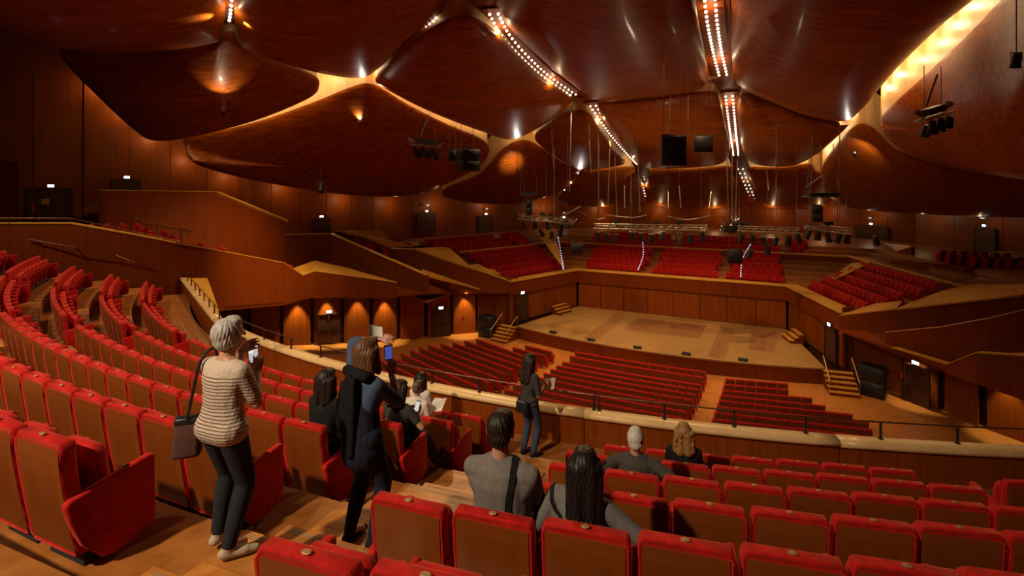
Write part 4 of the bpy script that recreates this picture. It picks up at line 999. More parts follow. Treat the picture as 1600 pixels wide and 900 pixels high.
for c in NEAR:
    px, k, block, p, rz, end, i, n = c; down = id(c) in occ_ids
    where = '%s from the aisle, %s from parapet, %s' % (ORDN[i], rowname[k], bl[block])
    if down: lab = occl[occ_ids[id(c)]]
    elif end: lab = 'red chair with side panel, ' + where
    else: lab = 'red velvet chair, ' + where
    make_chair(lab, 'chairs of the %s in the %s' % (rowname[k], bl[block]), p, rz, end, down)

# ---- stalls: straight rows of the same chairs
ST = []
def stall(u, v, ang, blk, row, j=0):
    p = W(u, v, rake(v)); d = W(math.sin(ang) * -1 + u, math.cos(ang) + v, 0) - W(u, v, 0)
    rz = math.atan2(d.y, d.x) - PI / 2; ST.append((p, rz, blk, row, j))
for i in range(15):                                   # centre block
    v0 = -3.9 - .98 * i - (.35 if i > 1 else 0); uL, uR = (-4.5, 4.1) if i < 7 else (-5.3, 4.1)
    n = int((uR - uL) / .56)
    for j in range(n):
        u = uR - .28 - .56 * j; v = v0 + .010 * u * u; stall(u, v, math.atan(-.02 * u), 'centre', i, j)
for i in range(14):                                   # left block, rows turned towards the stage
    n = 11 + min(i, 4); a = math.radians(21.5)
    for j in range(n):
        dd = .28 + .56 * j; stall(-6.1 - dd * math.cos(a), -6.5 - .98 * i + dd * math.sin(a), -a, 'left', i, j)
for i in range(2):
    for j in range(4 + i): stall(-6.0 - .56 * j, -4.4 - .95 * i + .12 * j, -.2, 'left front', i, j)
for i in range(14):                                   # right block
    n = (6, 6, 8, 9, 11, 12, 12, 13, 13, 14, 14, 14, 14, 14)[i]; a = math.radians(14)
    for j in range(n):
        dd = .28 + .56 * j; stall(5.25 + dd * math.cos(a), -4.4 - .98 * i + dd * math.sin(a), a, 'right', i, j)
_keep = []                                            # no two stalls chairs in one place
for c in sorted(ST, key=lambda c: ('centre', 'right', 'left', 'left front').index(c[2])):
    if all((c[0] - q[0]).length > .5 for q in _keep): _keep.append(c)
ST = _keep
free = max(0, 300 - len(NEAR))
def inview(p):
    x, y = px_of(p), HZ + F * (CAMZ - p.z - .9) / p.y
    lim = np.interp(x, [420, 600, 930, 1200, 1600], [535, 588, 640, 668, 695])
    return 0 < x < 1600 and y < lim
vis = sorted([c for c in ST if inview(c[0])], key=lambda c: c[0].y)
near_ids = {id(c) for c in vis[:free]}
sl = {'centre': 'middle stalls block', 'left': 'left stalls block', 'left front': 'short front rows of the left stalls', 'right': 'right stalls block'}
rest = []
for c in ST:
    p, rz, blk, row, j = c
    if id(c) in near_ids:
        e = tag(empty('theatre_chair', p, rz), 'small red chair, %s from the aisle, row %s from the stage, %s' % (ORDN[j], ORDN[row].replace('first', 'one'), sl[blk]), 'chair', 'rear stalls chairs of the ' + sl[blk])
        mobj('backrest', LB, None, e); mobj('back_panel', LP, None, e); mobj('seat', LS, None, e)
    elif inview(p) or True: rest.append((p, rz))
# ---- choir, upper terrace and left terrace chairs
for i in range(3):
    a, b = FR[i], FR[i + 1]; n = outw(a, b); d = Vector((b[0] - a[0], b[1] - a[1])); Lg = d.length; d /= Lg
    for j in range(5):
        off = 1.15 + 1.0 * j + .93; z = BZ - .45 + .34 * j
        ext = off * (.35 if i == 1 else .28); m = int((Lg + (2 * ext if i == 1 else ext) - 1.0) / .56)
        for q in range(m):
            x = -(ext if i == 1 else (0 if i == 0 else ext)) + .5 + .56 * (q + .5)
            if i == 1 and (abs(x - Lg * .36) < .55 or abs(x - Lg * .72) < .5 or x < .3 - ext * .2 or x > Lg - .3): continue
            uv = (a[0] + d.x * x + n.x * off, a[1] + d.y * x + n.y * off)
            f = W(-n.x, -n.y, 0) - W(0, 0, 0); rest.append((W(*uv, z), math.atan2(f.y, f.x) - PI / 2))
    for j in range(3 if i < 2 else 0):
        off = 7.9 + 1.0 * j; z = 5.75 + .3 * j; m = int((Lg + off * .5) / .56)
        for q in range(m):
            x = -off * .25 + .56 * q
            if (q % 17) in (0, 1): continue
            uv = (a[0] + d.x * x + n.x * off, a[1] + d.y * x + n.y * off)
            f = W(-n.x, -n.y, 0) - W(0, 0, 0); rest.append((W(*uv, z), math.atan2(f.y, f.x) - PI / 2))
for (px, y, d0, nn) in [(140, 350, 22.6, 4), (185, 361, 23.2, 4), (225, 370, 23.8, 3), (268, 379, 24.4, 3), (305, 387, 26, 3), (343, 394, 27.6, 2), (378, 401, 29.6, 2), (412, 408, 31.6, 2), (437, 414, 33.3, 2)]:
    for q in range(nn):
        p = P(px, y, d0) + Vector((.5 * q, .22 * q, -.925)); rest.append((p, -1.15))
for (px, y, d0, nn) in [(1475, 391, 38, 7), (1490, 397, 36, 7), (1530, 402, 35, 6), (555, 372, 43, 1), (575, 380, 42.3, 1), (598, 388, 41.8, 1), (628, 378, 45, 2)]:
    for q in range(nn): rest.append((P(px, y, d0) + Vector((.5 * q, -.3 * q, -.925)), .2 if px > 800 else -.9))
mb = MB(); nv = len(LOW)
tri = [(f, mi) for f, mi in zip(lc.f, lc.mi)]
allv = []; allf = []; allm = []
for (p, rz) in rest:
    c_, s_ = math.cos(rz), math.sin(rz); o = len(allv) * nv
    V_ = np.empty_like(LOW); V_[:, 0] = LOW[:, 0] * c_ - LOW[:, 1] * s_ + p.x; V_[:, 1] = LOW[:, 0] * s_ + LOW[:, 1] * c_ + p.y; V_[:, 2] = LOW[:, 2] + p.z
    allv.append(V_)
    for f, mi in tri: allf.append(tuple(o + k for k in f)); allm.append(mi)
me = bpy.data.meshes.new('far_seating'); me.from_pydata(np.vstack(allv).tolist(), [], allf); me.polygons.foreach_set('material_index', allm)
for q in ('red', 'back'): me.materials.append(M[q])
bm = bmesh.new(); bm.from_mesh(me); bmesh.ops.recalc_face_normals(bm, faces=bm.faces); bm.to_mesh(me); bm.free()
tag(mobj('far_seating', me), 'rows of small red seats filling the far stalls, choir and terraces', 'seats', kind='stuff')

# ================================================================== THE PEOPLE OF THE PHOTOGRAPH
for nm, c in (('lace', (.55, .44, .34)), ('jeans_dark', (.018, .020, .026)), ('denim', (.055, .085, .15)), ('navy', (.012, .014, .03)), ('grey_shirt', (.17, .155, .14)), ('grey_knit', (.16, .15, .145)),
              ('charcoal', (.045, .040, .038)), ('jeans', (.04, .055, .09)), ('olive', (.060, .055, .045)), ('black', (.010, .010, .011)), ('white', (.62, .57, .50)), ('khaki', (.16, .15, .11)), ('scarf', (.006, .006, .008)),
              ('shoe_beige', (.42, .33, .23)), ('shoe_black', (.012, .012, .012)), ('bag', (.10, .045, .035))): cloth(nm, c)
M['cl_stripe'] = stripes('striped_lace_top', (.56, .46, .37), (.16, .10, .075), 46)
DH = (.012, .008, .007); BH = (.13, .060, .022)
# grey haired woman with phone
L1 = Vector((-2.0, 3.53, ZK(0) + .022)); r1 = math.radians(-22)
li = lambda q: loc_in(L1, r1, q)
ph1 = P(396, 553, 3.80)
W1 = person('grey haired woman in striped lace top and dark jeans photographing with a phone', L1, r1, 1.58, 'f', lean=4, wide=1.28, fat=1.05, hair=('bob', 'grey', (.50, .47, .43)),
    hands={1: li(P(401, 583, 3.72)), -1: li(P(376, 549, 3.72))}, elbows={1: (.5, -.1, -1), -1: (-.7, .1, -.9)}, feet={1: (.10, -.03, .09), -1: (-.10, .05, .09), 'toe1': (.75, .9, 0), 'toe-1': (-.1, 1, 0)},
    top='cl_stripe', bottom='cl_jeans_dark', sleeve=.40, shoes='cl_shoe_beige', vox=.005, head=(-14, -8), palm={1: ((-.1, .3, .9), (-.6, .5, .2), 40, 1), -1: ((.75, .35, .5), (.3, .8, 0), 30, 1)})
phone('white lit phone held up by the grey haired woman', ph1, Vector((.93, .36, .05)), Vector((.08, .1, 1)), 'screen')
bc = W1['R'] @ (W1['sh'][-1] + Vector((-.10, -.10, -.48)))
bag('patterned brown shoulder bag of the grey haired woman', bc, .18, .11, .26, 'cl_bag', [bc + Vector((.02, -.03, .14)), W1['R'] @ (W1['sh'][-1] + Vector((.0, -.07, .06))), W1['R'] @ (W1['sh'][-1] + Vector((.01, .04, .08))), bc + Vector((.05, .08, .14))], 'shoulder_bag', .3)
# woman in denim jacket, arm raised
L2 = Vector((-1.22, 4.18, ZK(1) + .022)); r2 = math.radians(-38)
li = lambda q: loc_in(L2, r2, q)
W2 = person('brown haired woman in denim jacket raising both arms to take a picture', L2, r2, 1.66, 'f', lean=3, fat=1.02, crop=True, hair=('shoulder', 'brown', BH),
    hands={-1: li(P(592, 527, 4.35)), 1: li(P(612, 585, 4.40))}, elbows={-1: (-1, -.1, .75), 1: (.8, -.1, -1)}, feet={1: (.10, .03, .09), -1: (-.12, -.04, .09)},
    top='cl_denim', bottom='cl_navy', sleeve=.62, shoes='cl_shoe_black', vox=.005, head=(4, -8), palm={1: ((-.15, .2, 1), (-.8, .5, 0), 38, 1), -1: ((.9, .25, -.1), (.1, .6, -.7), 35, 1)})
phone('phone with blue screen held by the woman in denim', P(607, 551, 4.42), Vector((.85, .45, .05)), Vector((.05, .05, 1)), 'screen_blue', .07, .135)
sheet('folded_programme', 'white folded programme in the raised hand of the woman in denim', 'paper', P(585, 517, 4.33), (.7, .4, -.35), (-.2, .5, .8), .13, .09)
sw = MB()
Rw = W2['R']
for (x, z0, z1, r) in ((-.04, 1.36, .98, .045), (.05, 1.38, .82, .05), (.0, 1.40, .92, .05), (-.09, 1.34, 1.12, .04)):
    rc(sw, (x * .8, -.13, z0), r * .9, (x, -.16, z1), r, .55, (1, 0, 0))
rc(sw, (-.12, -.06, 1.42), .045, (.12, -.06, 1.42), .045)
me = remesh(sw, .01, 4); o = mobj('scarf', me, 'cl_scarf', W2['root'])
me = remesh((lambda m_: (rc(m_, (.0, -.005, 1.15), .140, (0, -.005, .80), .195, .86, (1, 0, 0)), m_)[1])(MB()), .012, 3); mobj('tunic', me, 'cl_navy', W2['root'])
# woman at the parapet
L3 = Vector((.28, 8.69, ZK(5))); r3 = math.radians(-48)
li = lambda q: loc_in(L3, r3, q)
W3 = person('long haired woman in charcoal top standing at the parapet with papers', L3, r3, 1.70, 'f', lean=2, hair=('long', 'dark', (.022, .013, .008)), fat=.92,
    hands={1: li(P(852, 604, 8.75)), -1: li(P(846, 600, 8.95))}, elbows={1: (.4, -.6, -1), -1: (-.6, -.4, -1)}, top='cl_charcoal', bottom='cl_jeans', sleeve=.45, shoes='cl_shoe_black', vox=.008, head=(-4, 8),
    palm={1: ((.1, .8, .5), (-.8, .2, .2), 30), -1: ((.1, .8, .5), (.8, .2, .2), 30)})
sheet('programme_sheet', 'white sheet held by the woman at the parapet', 'paper', P(859, 600, 8.84), (.9, .42, .05), (.15, .05, 1), .17, .20)
b3 = W3['R'] @ Vector((.06, -.20, .90))
bag('small black belt bag on the hip of the woman at the parapet', b3, .24, .09, .17, 'cl_black', [b3 + Vector((-.1, 0, .06)), W3['R'] @ Vector((-.17, .0, 1.02)), W3['R'] @ Vector((0, .16, 1.03)), W3['R'] @ Vector((.18, .0, 1.0)), b3 + Vector((.1, 0, .06))], 'belt_bag', -.5)
# seated people
def seated(key, label, **kw):
    c = OCC[key]; return person(label, c[3], c[4], sit=True, **kw)
G1 = seated('man_grey', 'dark haired man in grey shirt sitting with a black strap over his shoulder', H=1.82, sex='m', lean=-5, wide=1.28, fat=1.06, hair=('short', 'darkbrown', (.020, .012, .008)), top='cl_grey_shirt', bottom='cl_khaki', sleeve=.97, vox=.007, pelvis=(-.04, .34, .585), head=(0, 6))
sp_ = strap_on(G1, [Vector((.05, .60, 1.00)), Vector((.07, .42, 1.12)), Vector((.08, .28, 1.16)), Vector((.09, .12, 1.02)), Vector((.09, .06, .88)), Vector((.08, .06, .74)), Vector((.07, .06, .62))], .045)
bq_ = sp_[int(len(sp_) * .78)]
MB().box(-.02, .02, -.012, .012, -.035, .035, Matrix.Translation(bq_[0] + bq_[1] * .012)).build('buckle', 'steel', G1['root'])
G2 = seated('woman_grey', 'long dark haired woman in grey sweater leaning sideways in her chair', H=1.66, lean=-4, side=7, fat=1.15, hair=('long', 'black', DH), top='cl_grey_knit', bottom='cl_navy', sleeve=.97, vox=.007, pelvis=(-.13, .36, .45), head=(6, 4),
    hands={1: (.20, .56, .62), -1: (-.34, .6, .62)}, elbows={1: (1, -.5, -.3), -1: (-.5, -.8, -.5)})
strap_on(G2, [Vector((-.29, .55, .87)), Vector((-.30, .40, 1.0)), Vector((-.29, .25, .97)), Vector((-.26, .12, .81)), Vector((-.22, .10, .61))], .03)
G3 = seated('man_white', 'white haired man in olive jacket with an arm along the next chair', H=1.66, sex='m', lean=-10, wide=1.2, fat=1.1, hair=('short', 'white', (.60, .57, .52)), top='cl_olive', bottom='cl_navy', sleeve=.97, vox=.009, pelvis=(.02, .42, .46),
    hands={-1: (-.46, .08, .985), 1: (.30, .45, .68)}, elbows={-1: (-.6, -.5, -.6), 1: (1, -.5, -.3)}, palm={-1: ((-1, .1, -.25), (0, 0, -1), 25)})
rr_ = MB(); rc(rr_, (-.40, .09, 1.0), .046, (-.47, .08, .985), .05); mobj('cuff', remesh(rr_, .01, 2), 'cl_grey_knit', G3['root'])
G4 = seated('blonde', 'curly blonde woman in black jacket seated behind the parapet', H=1.62, lean=-4, fat=1.05, hair=('curly', 'blonde', (.30, .15, .045)), top='cl_black', bottom='cl_black', sleeve=.97, vox=.010, pelvis=(.0, .36, .49))
G5 = seated('woman_black', 'dark haired woman in black jacket seated left of the aisle', H=1.70, lean=0, hair=('shoulder', 'dark2', (.02, .012, .010)), top='cl_black', bottom='cl_black', sleeve=.97, vox=.009, pelvis=(0, .34, .56), hands={1: (.15, .62, .72), -1: (-.12, .62, .68)})
c6 = OCC['phone_girl']
G6 = seated('phone_girl', 'seated woman in charcoal top and jeans looking down at a phone', H=1.64, lean=2, hair=('shoulder', 'dark3', (.03, .018, .012)), top='cl_charcoal', bottom='cl_jeans', sleeve=.30, vox=.008, pelvis=(0, .34, .52), head=(0, 24), hands={1: (.16, .56, .80), -1: (-.06, .60, .80)}, elbows={1: (.8, -.6, -.5), -1: (-.8, -.6, -.5)},
    feet={1: (.16, .98, .09), -1: (-.06, .92, .09)}, palm={1: ((-.3, .9, .3), (-.5, .2, .6), 35, 1)})
R6 = Matrix.Translation(c6[3]) @ Matrix.Rotation(c6[4], 4, 'Z')
phone('phone with pale blue screen held by the seated woman in jeans', R6 @ Vector((.10, .64, .86)), (R6.to_3x3() @ Vector((1, 0, 0))), (R6.to_3x3() @ Vector((0, .55, .8))), 'screen')
bq = R6 @ Vector((.10, .50, .66))
bag('black handbag on the lap of the seated woman in jeans', bq, .26, .16, .20, 'cl_black')
G7 = seated('child', 'short haired child in white shirt seated with papers', H=1.45, sex='m', lean=6, fat=.95, hair=('short', 'lightbrown', (.11, .065, .035)), top='cl_white', bottom='cl_charcoal', sleeve=.35, vox=.009, pelvis=(0, .36, .55), feet={1: (.10, .84, .14), -1: (-.1, .84, .14)}, hands={1: (.14, .62, .70), -1: (-.10, .62, .70)}, head=(0, 10))
c7 = OCC['child']; R7 = Matrix.Translation(c7[3]) @ Matrix.Rotation(c7[4], 4, 'Z')
sheet('programme_sheet', 'white papers on the lap beside the child in white', 'paper', R7 @ Vector((.22, .66, .80)), R7.to_3x3() @ Vector((1, .2, 0)), R7.to_3x3() @ Vector((-.2, 1, .35)), .20, .28)
G8 = seated('dark_girl', 'dark haired girl in white top seated in the front row', H=1.62, lean=4, hair=('long', 'dark4', DH), top='cl_white', bottom='cl_jeans', sleeve=.3, vox=.010, pelvis=(0, .36, .55))

# ================================================================== STAGE FURNITURE, LIGHTS AND RIGGING
def steps(name, label, u, v, n, wd, run, rise, du, dv, z0, rails=True, desc=True):
    """steps rising along (du, dv) in hall coordinates"""
    base = W(u, v, z0); t = tag(empty(name, base), label, 'steps')
    dr = (W(du, dv, 0) - W(0, 0, 0)).normalized(); sd_ = Vector((dr.y, -dr.x, 0))
    for i in range(n):
        a = base + dr * run * i; T = Matrix(((sd_.x, dr.x, 0, a.x), (sd_.y, dr.y, 0, a.y), (0, 0, 1, z0), (0, 0, 0, 1)))
        kid(MB().box(-wd / 2, wd / 2, 0, run * (n - i), rise * i, rise * (i + 1) - .05, T), 'riser', 'fascia', t)
        kid(MB().box(-wd / 2 - .02, wd / 2 + .02, -.03, run, rise * (i + 1) - .05, rise * (i + 1), T), 'tread', 'ledge', t)
    if rails:
        for q in (-1, 1):
            p0 = base + sd_ * q * wd * .5; p1 = p0 + dr * run * n
            kid(MB().tube(p0 + Vector((0, 0, .85)), p1 + Vector((0, 0, .85 + rise * n)), .03, .03, 8), 'handrail', 'cap', t)
            kid(MB().tube(p0 + Vector((0, 0, 0)), p0 + Vector((0, 0, .85)), .02, .02, 6), 'post', 'steel', t)
            kid(MB().tube(p1 + Vector((0, 0, rise * n)), p1 + Vector((0, 0, .85 + rise * n)), .02, .02, 6), 'post', 'steel', t)
steps('stage_stairs', 'short railed stairs up to the stage beside the left loudspeaker', -11.4, -1.6, 5, 1.5, .3, .2, .15, 1, 0)
steps('stage_stairs', 'short railed stairs up to the stage beside the right loudspeaker', 11.4, -1.6, 5, 1.5, .3, .2, -.15, 1, 0)
steps('choir_steps', 'small dark step unit against the left wall on the stage', -8.6, 5.6, 3, 1.8, .3, .22, -1, .3, SZ + .012, False)
steps('choir_steps', 'small dark step unit against the right wall on the stage', 8.5, 5.6, 3, 1.8, .3, .22, 1, .3, SZ + .012, False)
def speaker(name, label, c, w_, d_, h_, yaw, cells=1, hang=None):
    e = tag(empty(name, c), label, 'loudspeaker'); T = Matrix.Translation(c) @ Matrix.Rotation(yaw, 4, 'Z'); inv = Matrix.Translation(-Vector(c))
    for k in range(cells):
        z0, z1 = h_ * k / cells + .01, h_ * (k + 1) / cells - .01
        def fn(co): f = 1 - .22 * max(0, (co.y / d_ + .5)); return (co.x * f, co.y, co.z)
        o = mobj('cabinet', rbox(-w_ / 2, w_ / 2, -d_ / 2, d_ / 2, z0, z1, .025, 2, fn), 'speaker', e); o.matrix_parent_inverse = inv; o.matrix_basis = T
        o = mobj('grille', rbox(-w_ * .46, w_ * .46, -d_ / 2 - .015, -d_ / 2, z0 + .04, z1 - .04, .006, 1), 'black', e); o.matrix_parent_inverse = inv; o.matrix_basis = T
    if hang:
        m = MB(); 
        for q in (-.35, .35):
            p = T @ Vector((q * w_, 0, h_)); m.tube(p, Vector((p.x, p.y, hang)), .018, .018, 6)
        kid(m, 'cable', 'steel', e)
        m = MB(); m.box(-w_ * .45, w_ * .45, -.05, .05, h_, h_ + .08, T); kid(m, 'hanger_bar', 'steel', e)
    return e
speaker('loudspeaker_stack', 'tall black loudspeaker stack at the foot of the left stage stairs', W(-12.9, -.6, 0), 1.35, .9, 1.75, -.45, 2)
speaker('loudspeaker_stack', 'tall black loudspeaker stack at the foot of the right stage stairs', W(12.9, -.6, 0), 1.35, .9, 1.75, -.9, 2)
for i, u in enumerate((-7.2, -4.0, -.6, 2.6, 6.0)):
    v = -1.7 * (1 - (u / 10.6) ** 2) + .35; p = W(u, v, SZ + .001)
    o = mobj('floor_box', rbox(-.28, .28, -.14, .14, 0, .17, .02, 2, lambda c: (c.x, c.y * (1 - .3 * c.z / .17), c.z)), 'black', None, p, -.48)
    tag(o, 'small black box on the stage lip, %s from the left stage stairs' % ORDN[i], 'monitor', 'boxes along the stage lip')
# step lights on the choir aisles
for i, (pts) in enumerate([[(880, 421, 45.6), (877, 400, 48), (872, 371, 52.5)], [(997, 422, 45.0), (1005, 398, 48.5), (1003, 372, 52)], [(1157, 433, 41.0), (1160, 405, 45), (1172, 383, 48)]]):
    lab = ['row of tiny step lights beside the left choir seats', 'row of tiny step lights in the left middle choir aisle', 'row of tiny step lights in the right middle choir aisle'][i]
    cv = smoothcurve([P(*q) for q in pts], 8, False); e = tag(empty('step_lights', cv[0]), lab, 'light')
    kid(MB().path([p + Vector((0, 0, .02)) for p in cv], .03, 6), 'stair_edge', 'steel', e)
    for p in cv: kid(MB().ell(p + Vector((0, -.04, .06)), (.06, .05, .03), 8, 5), 'light_dot', 'steplight', e)
# bulb rows in the ceiling slots
BULB = MB().ell((0, 0, 0), (.07, .07, .07), 10, 6).mesh('bulb', True); BULB.materials.append(M['bulb'])
SOCK = MB().lathe([(.05, .05), (.07, .16), (0, .16)], 10).mesh('socket', True); SOCK.materials.append(M['brass'])
BS = [('double row of bulbs in the slot left of the broad central shell', [(770, 22, 24), (790, 58, 27), (820, 92, 30), (855, 123, 33.5), (898, 152, 37)], 26, 2),
      ('double row of bulbs in the slot left of the hanging loudspeakers', [(925, 165, 38.2), (945, 195, 42), (965, 222, 46.5), (985, 245, 51), (999, 259, 55)], 26, 2),
      ('short double row of bulbs in the far left slot behind the stage', [(1001, 270, 60), (1007, 290, 64), (1011, 310, 68)], 9, 2),
      ('long row of bulbs in the slot right of the broad central shell', [(1108, -10, 21.5), (1113, 40, 24), (1121, 85, 27.5), (1130, 122, 30.5)], 22, 2),
      ('row of bulbs in the slot right of the hanging loudspeakers', [(1139, 150, 33), (1142, 180, 36), (1146, 215, 41), (1150, 245, 47)], 26, 2),
      ('short row of bulbs in the far right slot behind the stage', [(1156, 262, 52), (1165, 285, 57), (1177, 313, 65)], 9, 2),
      ('short row of bulbs in the slot above the leaf shaped shell', [(363, -10, 21.5), (361, 15, 22.5), (358, 38, 24)], 7, 3),
      ('few bulbs in the slot between two left ceiling shells', [(690, 30, 24.8), (676, 42, 25.8), (660, 54, 27.0)], 6, 2),
      ('slanting row of bulbs above the left end of the truss', [(905, 270, 55), (893, 285, 56.5), (880, 300, 58)], 7, 1),
      ('slanting row of bulbs above the right end of the truss', [(1312, 202, 36.4), (1290, 224, 40), (1266, 246, 44.5)], 9, 1)]
for lab, pts, n, rows in BS:
    cv = smoothcurve([P(*q) for q in pts], 12, False); seg = [0]
    for a, b in zip(cv[:-1], cv[1:]): seg.append(seg[-1] + (b - a).length)
    e = tag(empty('bulb_strip', cv[0]), lab, 'lights')
    m = MB()
    for a, b in zip(cv[:-1], cv[1:]):
        d = (b - a).normalized(); sdv = Vector((d.y, -d.x, 0)).normalized() * .55
        m.prism([a - sdv + Vector((0, 0, .25)), b - sdv + Vector((0, 0, .25)), b + sdv + Vector((0, 0, .25)), a + sdv + Vector((0, 0, .25))], (0, 0, .06))
    kid(m, 'backing_strip', 'fascia', e)
    for k in range(n):
        L_ = seg[-1] * (k + .5) / n; j = max(i for i in range(len(seg)) if seg[i] <= L_); j = min(j, len(cv) - 2)
        f = (L_ - seg[j]) / max(1e-6, seg[j + 1] - seg[j]); p = cv[j].lerp(cv[j + 1], f); d = (cv[j + 1] - cv[j]).normalized(); sdv = Vector((d.y, -d.x, 0)).normalized()
        for r in range(rows):
            q = p + sdv * ((r - (rows - 1) / 2) * .42) + Vector((0, 0, .10))
            b = mobj('bulb', BULB, None, e); b.matrix_parent_inverse = Matrix.Translation(-Vector(e.location)); b.location = q
    if n > 5:
        for f in (.2, .8) if n > 12 else (.5,):
            p = cv[int(f * (len(cv) - 1))]; lamp('POINT', 'bulb_row_light', p + Vector((0, 0, -.12)), 36 if n > 12 else 20, (1, .72, .42), .04)
# cove lamps hidden in the slots between the shells (light the pale flanges)
def coves(pts, n, e):
    cv = smoothcurve([P(*q) for q in pts], 10, False); L_ = [0]
    for a, b in zip(cv[:-1], cv[1:]): L_.append(L_[-1] + (b - a).length)
    for k in range(n):
        t = L_[-1] * (k + .5) / n; j = min(max(i for i in range(len(L_)) if L_[i] <= t), len(cv) - 2)
        lamp('POINT', 'cove_lamp', cv[j].lerp(cv[j + 1], (t - L_[j]) / max(1e-6, L_[j + 1] - L_[j])) + Vector((0, 0, 1.35)), e, (1, .80, .48), .05)
coves([(300, 209, 33.4), (400, 187, 33.6), (500, 152, 33.4), (575, 130, 33)], 6, 62)
coves([(590, 128, 33), (640, 155, 36), (720, 196, 41.5), (775, 216, 45)], 6, 62)
coves([(785, 222, 46.5), (830, 222, 48.5), (880, 252, 53), (905, 268, 55.5)], 4, 60)
coves([(930, 264, 57), (1060, 263, 55.5), (1130, 262, 53)], 4, 110); coves([(1180, 262, 51), (1265, 257, 47)], 3, 110)
coves([(1275, 252, 46), (1310, 216, 39), (1340, 192, 35.4)], 3, 60)
coves([(1360, 180, 33.6), (1400, 142, 29.6), (1450, 96, 25.6), (1510, 38, 21.4), (1570, -18, 18.2)], 8, 62)
coves([(690, 28, 24.8), (640, 68, 27.5), (600, 108, 31)], 2, 25); coves([(930, 157, 36.5), (1010, 154, 34.4), (1090, 146, 32.2)], 3, 22)
# added white spots just below the slots, put bright highlights on the shells
for (a, b, e) in [((572, 133, 33.0), (546, 92, 29.8), 200), ((812, 226, 47.6), (797, 196, 43.5), 260), ((374, 30, 23.0), (404, 36, 23.6), 120), ((350, 26, 22.6), (297, 18, 22.0), 160), ((906, 270, 55.5), (902, 244, 51.5), 280), ((1332, 196, 35.6), (1346, 160, 31.5), 160), ((588, 136, 33.4), (612, 124, 31.5), 120), ((900, 158, 37.2), (880, 172, 40), 90)]:
    lamp('SPOT', 'shell_highlight_spot', P(*a) + Vector((0, 0, -.25)), e, (1, .93, .82), .06, P(*b), 50, .9)
# pendant uplights below the shells
def pendant(label, px, y0, y1, d, e, aim):
    p0, p1 = P(px, y0, d), P(px, y1, d); t = tag(empty('pendant_lamp', p1), label, 'light')
    for q in (-.06, .06): kid(MB().tube(p0 + Vector((q, 0, 0)), p1 + Vector((q, 0, .1)), .012, .012, 6), 'rod', 'steel', t)
    kid(MB().lathe([(0, -.14), (.05, -.14), (.08, 0), (.08, .14), (.05, .14)], 12, Matrix.Translation(p1)), 'lamp_can', 'black', t)
    kid(MB().lathe([(0, .13), (.05, .13)], 12, Matrix.Translation(p1)), 'lens', 'lamp', t)
    lamp('SPOT', 'pendant_beam', p1 + Vector((0, 0, .2)), e, (1, .80, .52), .06, P(*aim), 85, .8)
pendant('twin rod pendant lamp under the leaf shaped shell', 350, 120, 178, 28.5, 260, (345, 97, 27.5))
pendant('twin rod pendant lamp under the large low shell', 562, 150, 193, 35.5, 260, (558, 158, 35.3))
pendant('twin rod pendant lamp under the low shell left of the stage', 808, 238, 266, 48, 320, (800, 252, 49.5))
pendant('twin rod pendant lamp under the low shell above the right doors', 1335, 215, 243, 36.5, 300, (1350, 235, 38.5))
# hanging loudspeakers
speaker('hanging_loudspeaker', 'large two cell black loudspeaker hanging before the central shell', P(1050, 260, 24), 1.12, .8, 1.42, 0, 2, 18.3)
speaker('hanging_loudspeaker', 'smaller black loudspeaker hanging beside the two cell one', P(1097, 239, 28), .98, .7, .92, -.1, 1, 17.6)
speaker('hanging_loudspeaker', 'black wedge loudspeaker hanging under the large low shell', P(730, 268, 28), 1.10, 1.0, 1.2, .6, 2, 15.6)
speaker('hanging_loudspeaker', 'small black loudspeaker hanging beside the wedge loudspeaker', P(707, 252, 29), .55, .5, .62, .5, 1, 15.6)
speaker('hanging_loudspeaker', 'black box loudspeaker hanging low left under the truss', P(900, 397, 38), .92, .7, .8, .1, 1, 9.6)
speaker('hanging_loudspeaker', 'black box loudspeaker hanging low under the truss before the choir aisle', P(1147, 411, 35), .95, .7, .92, -.1, 1, 9.5)
speaker('hanging_loudspeaker', 'slim black loudspeaker hanging at the left end of the truss', P(826, 336, 36), .40, .4, 1.05, .3, 2, 11.6)
speaker('hanging_loudspeaker', 'slim black loudspeaker hanging at the right end of the truss', P(1276, 347, 33), .62, .5, 1.05, -.3, 2, 11.6)
# spot lamps
def can(mb, c, dr, L_=.42, r=.13):
    dr = Vector(dr).normalized(); c = Vector(c)
    mb.tube(c - dr * L_ * .5, c + dr * L_ * .35, r * .75, r, 10); mb.tube(c + dr * L_ * .35, c + dr * L_ * .5, r * 1.12, r * 1.12, 10)
def spotlamp(label, c, dr, grp, s=1., top=.45, cat='light'):
    c = Vector(c); e = tag(empty('stage_lamp', c), label, cat, grp)
    m = MB(); can(m, c, dr, .46 * s, .14 * s); kid(m, 'lamp_can', 'black', e)
    m = MB(); m.tube(c + Vector((-.17 * s, 0, 0)), c + Vector((-.17 * s, 0, .26 * s)), .015, .015, 6); m.tube(c + Vector((.17 * s, 0, 0)), c + Vector((.17 * s, 0, .26 * s)), .015, .015, 6)
    m.tube(c + Vector((-.17 * s, 0, .26 * s)), c + Vector((.17 * s, 0, .26 * s)), .015, .015, 6); m.tube(c + Vector((0, 0, .26 * s)), c + Vector((0, 0, top * s)), .02, .02, 6)
    kid(m, 'yoke', 'steel', e)
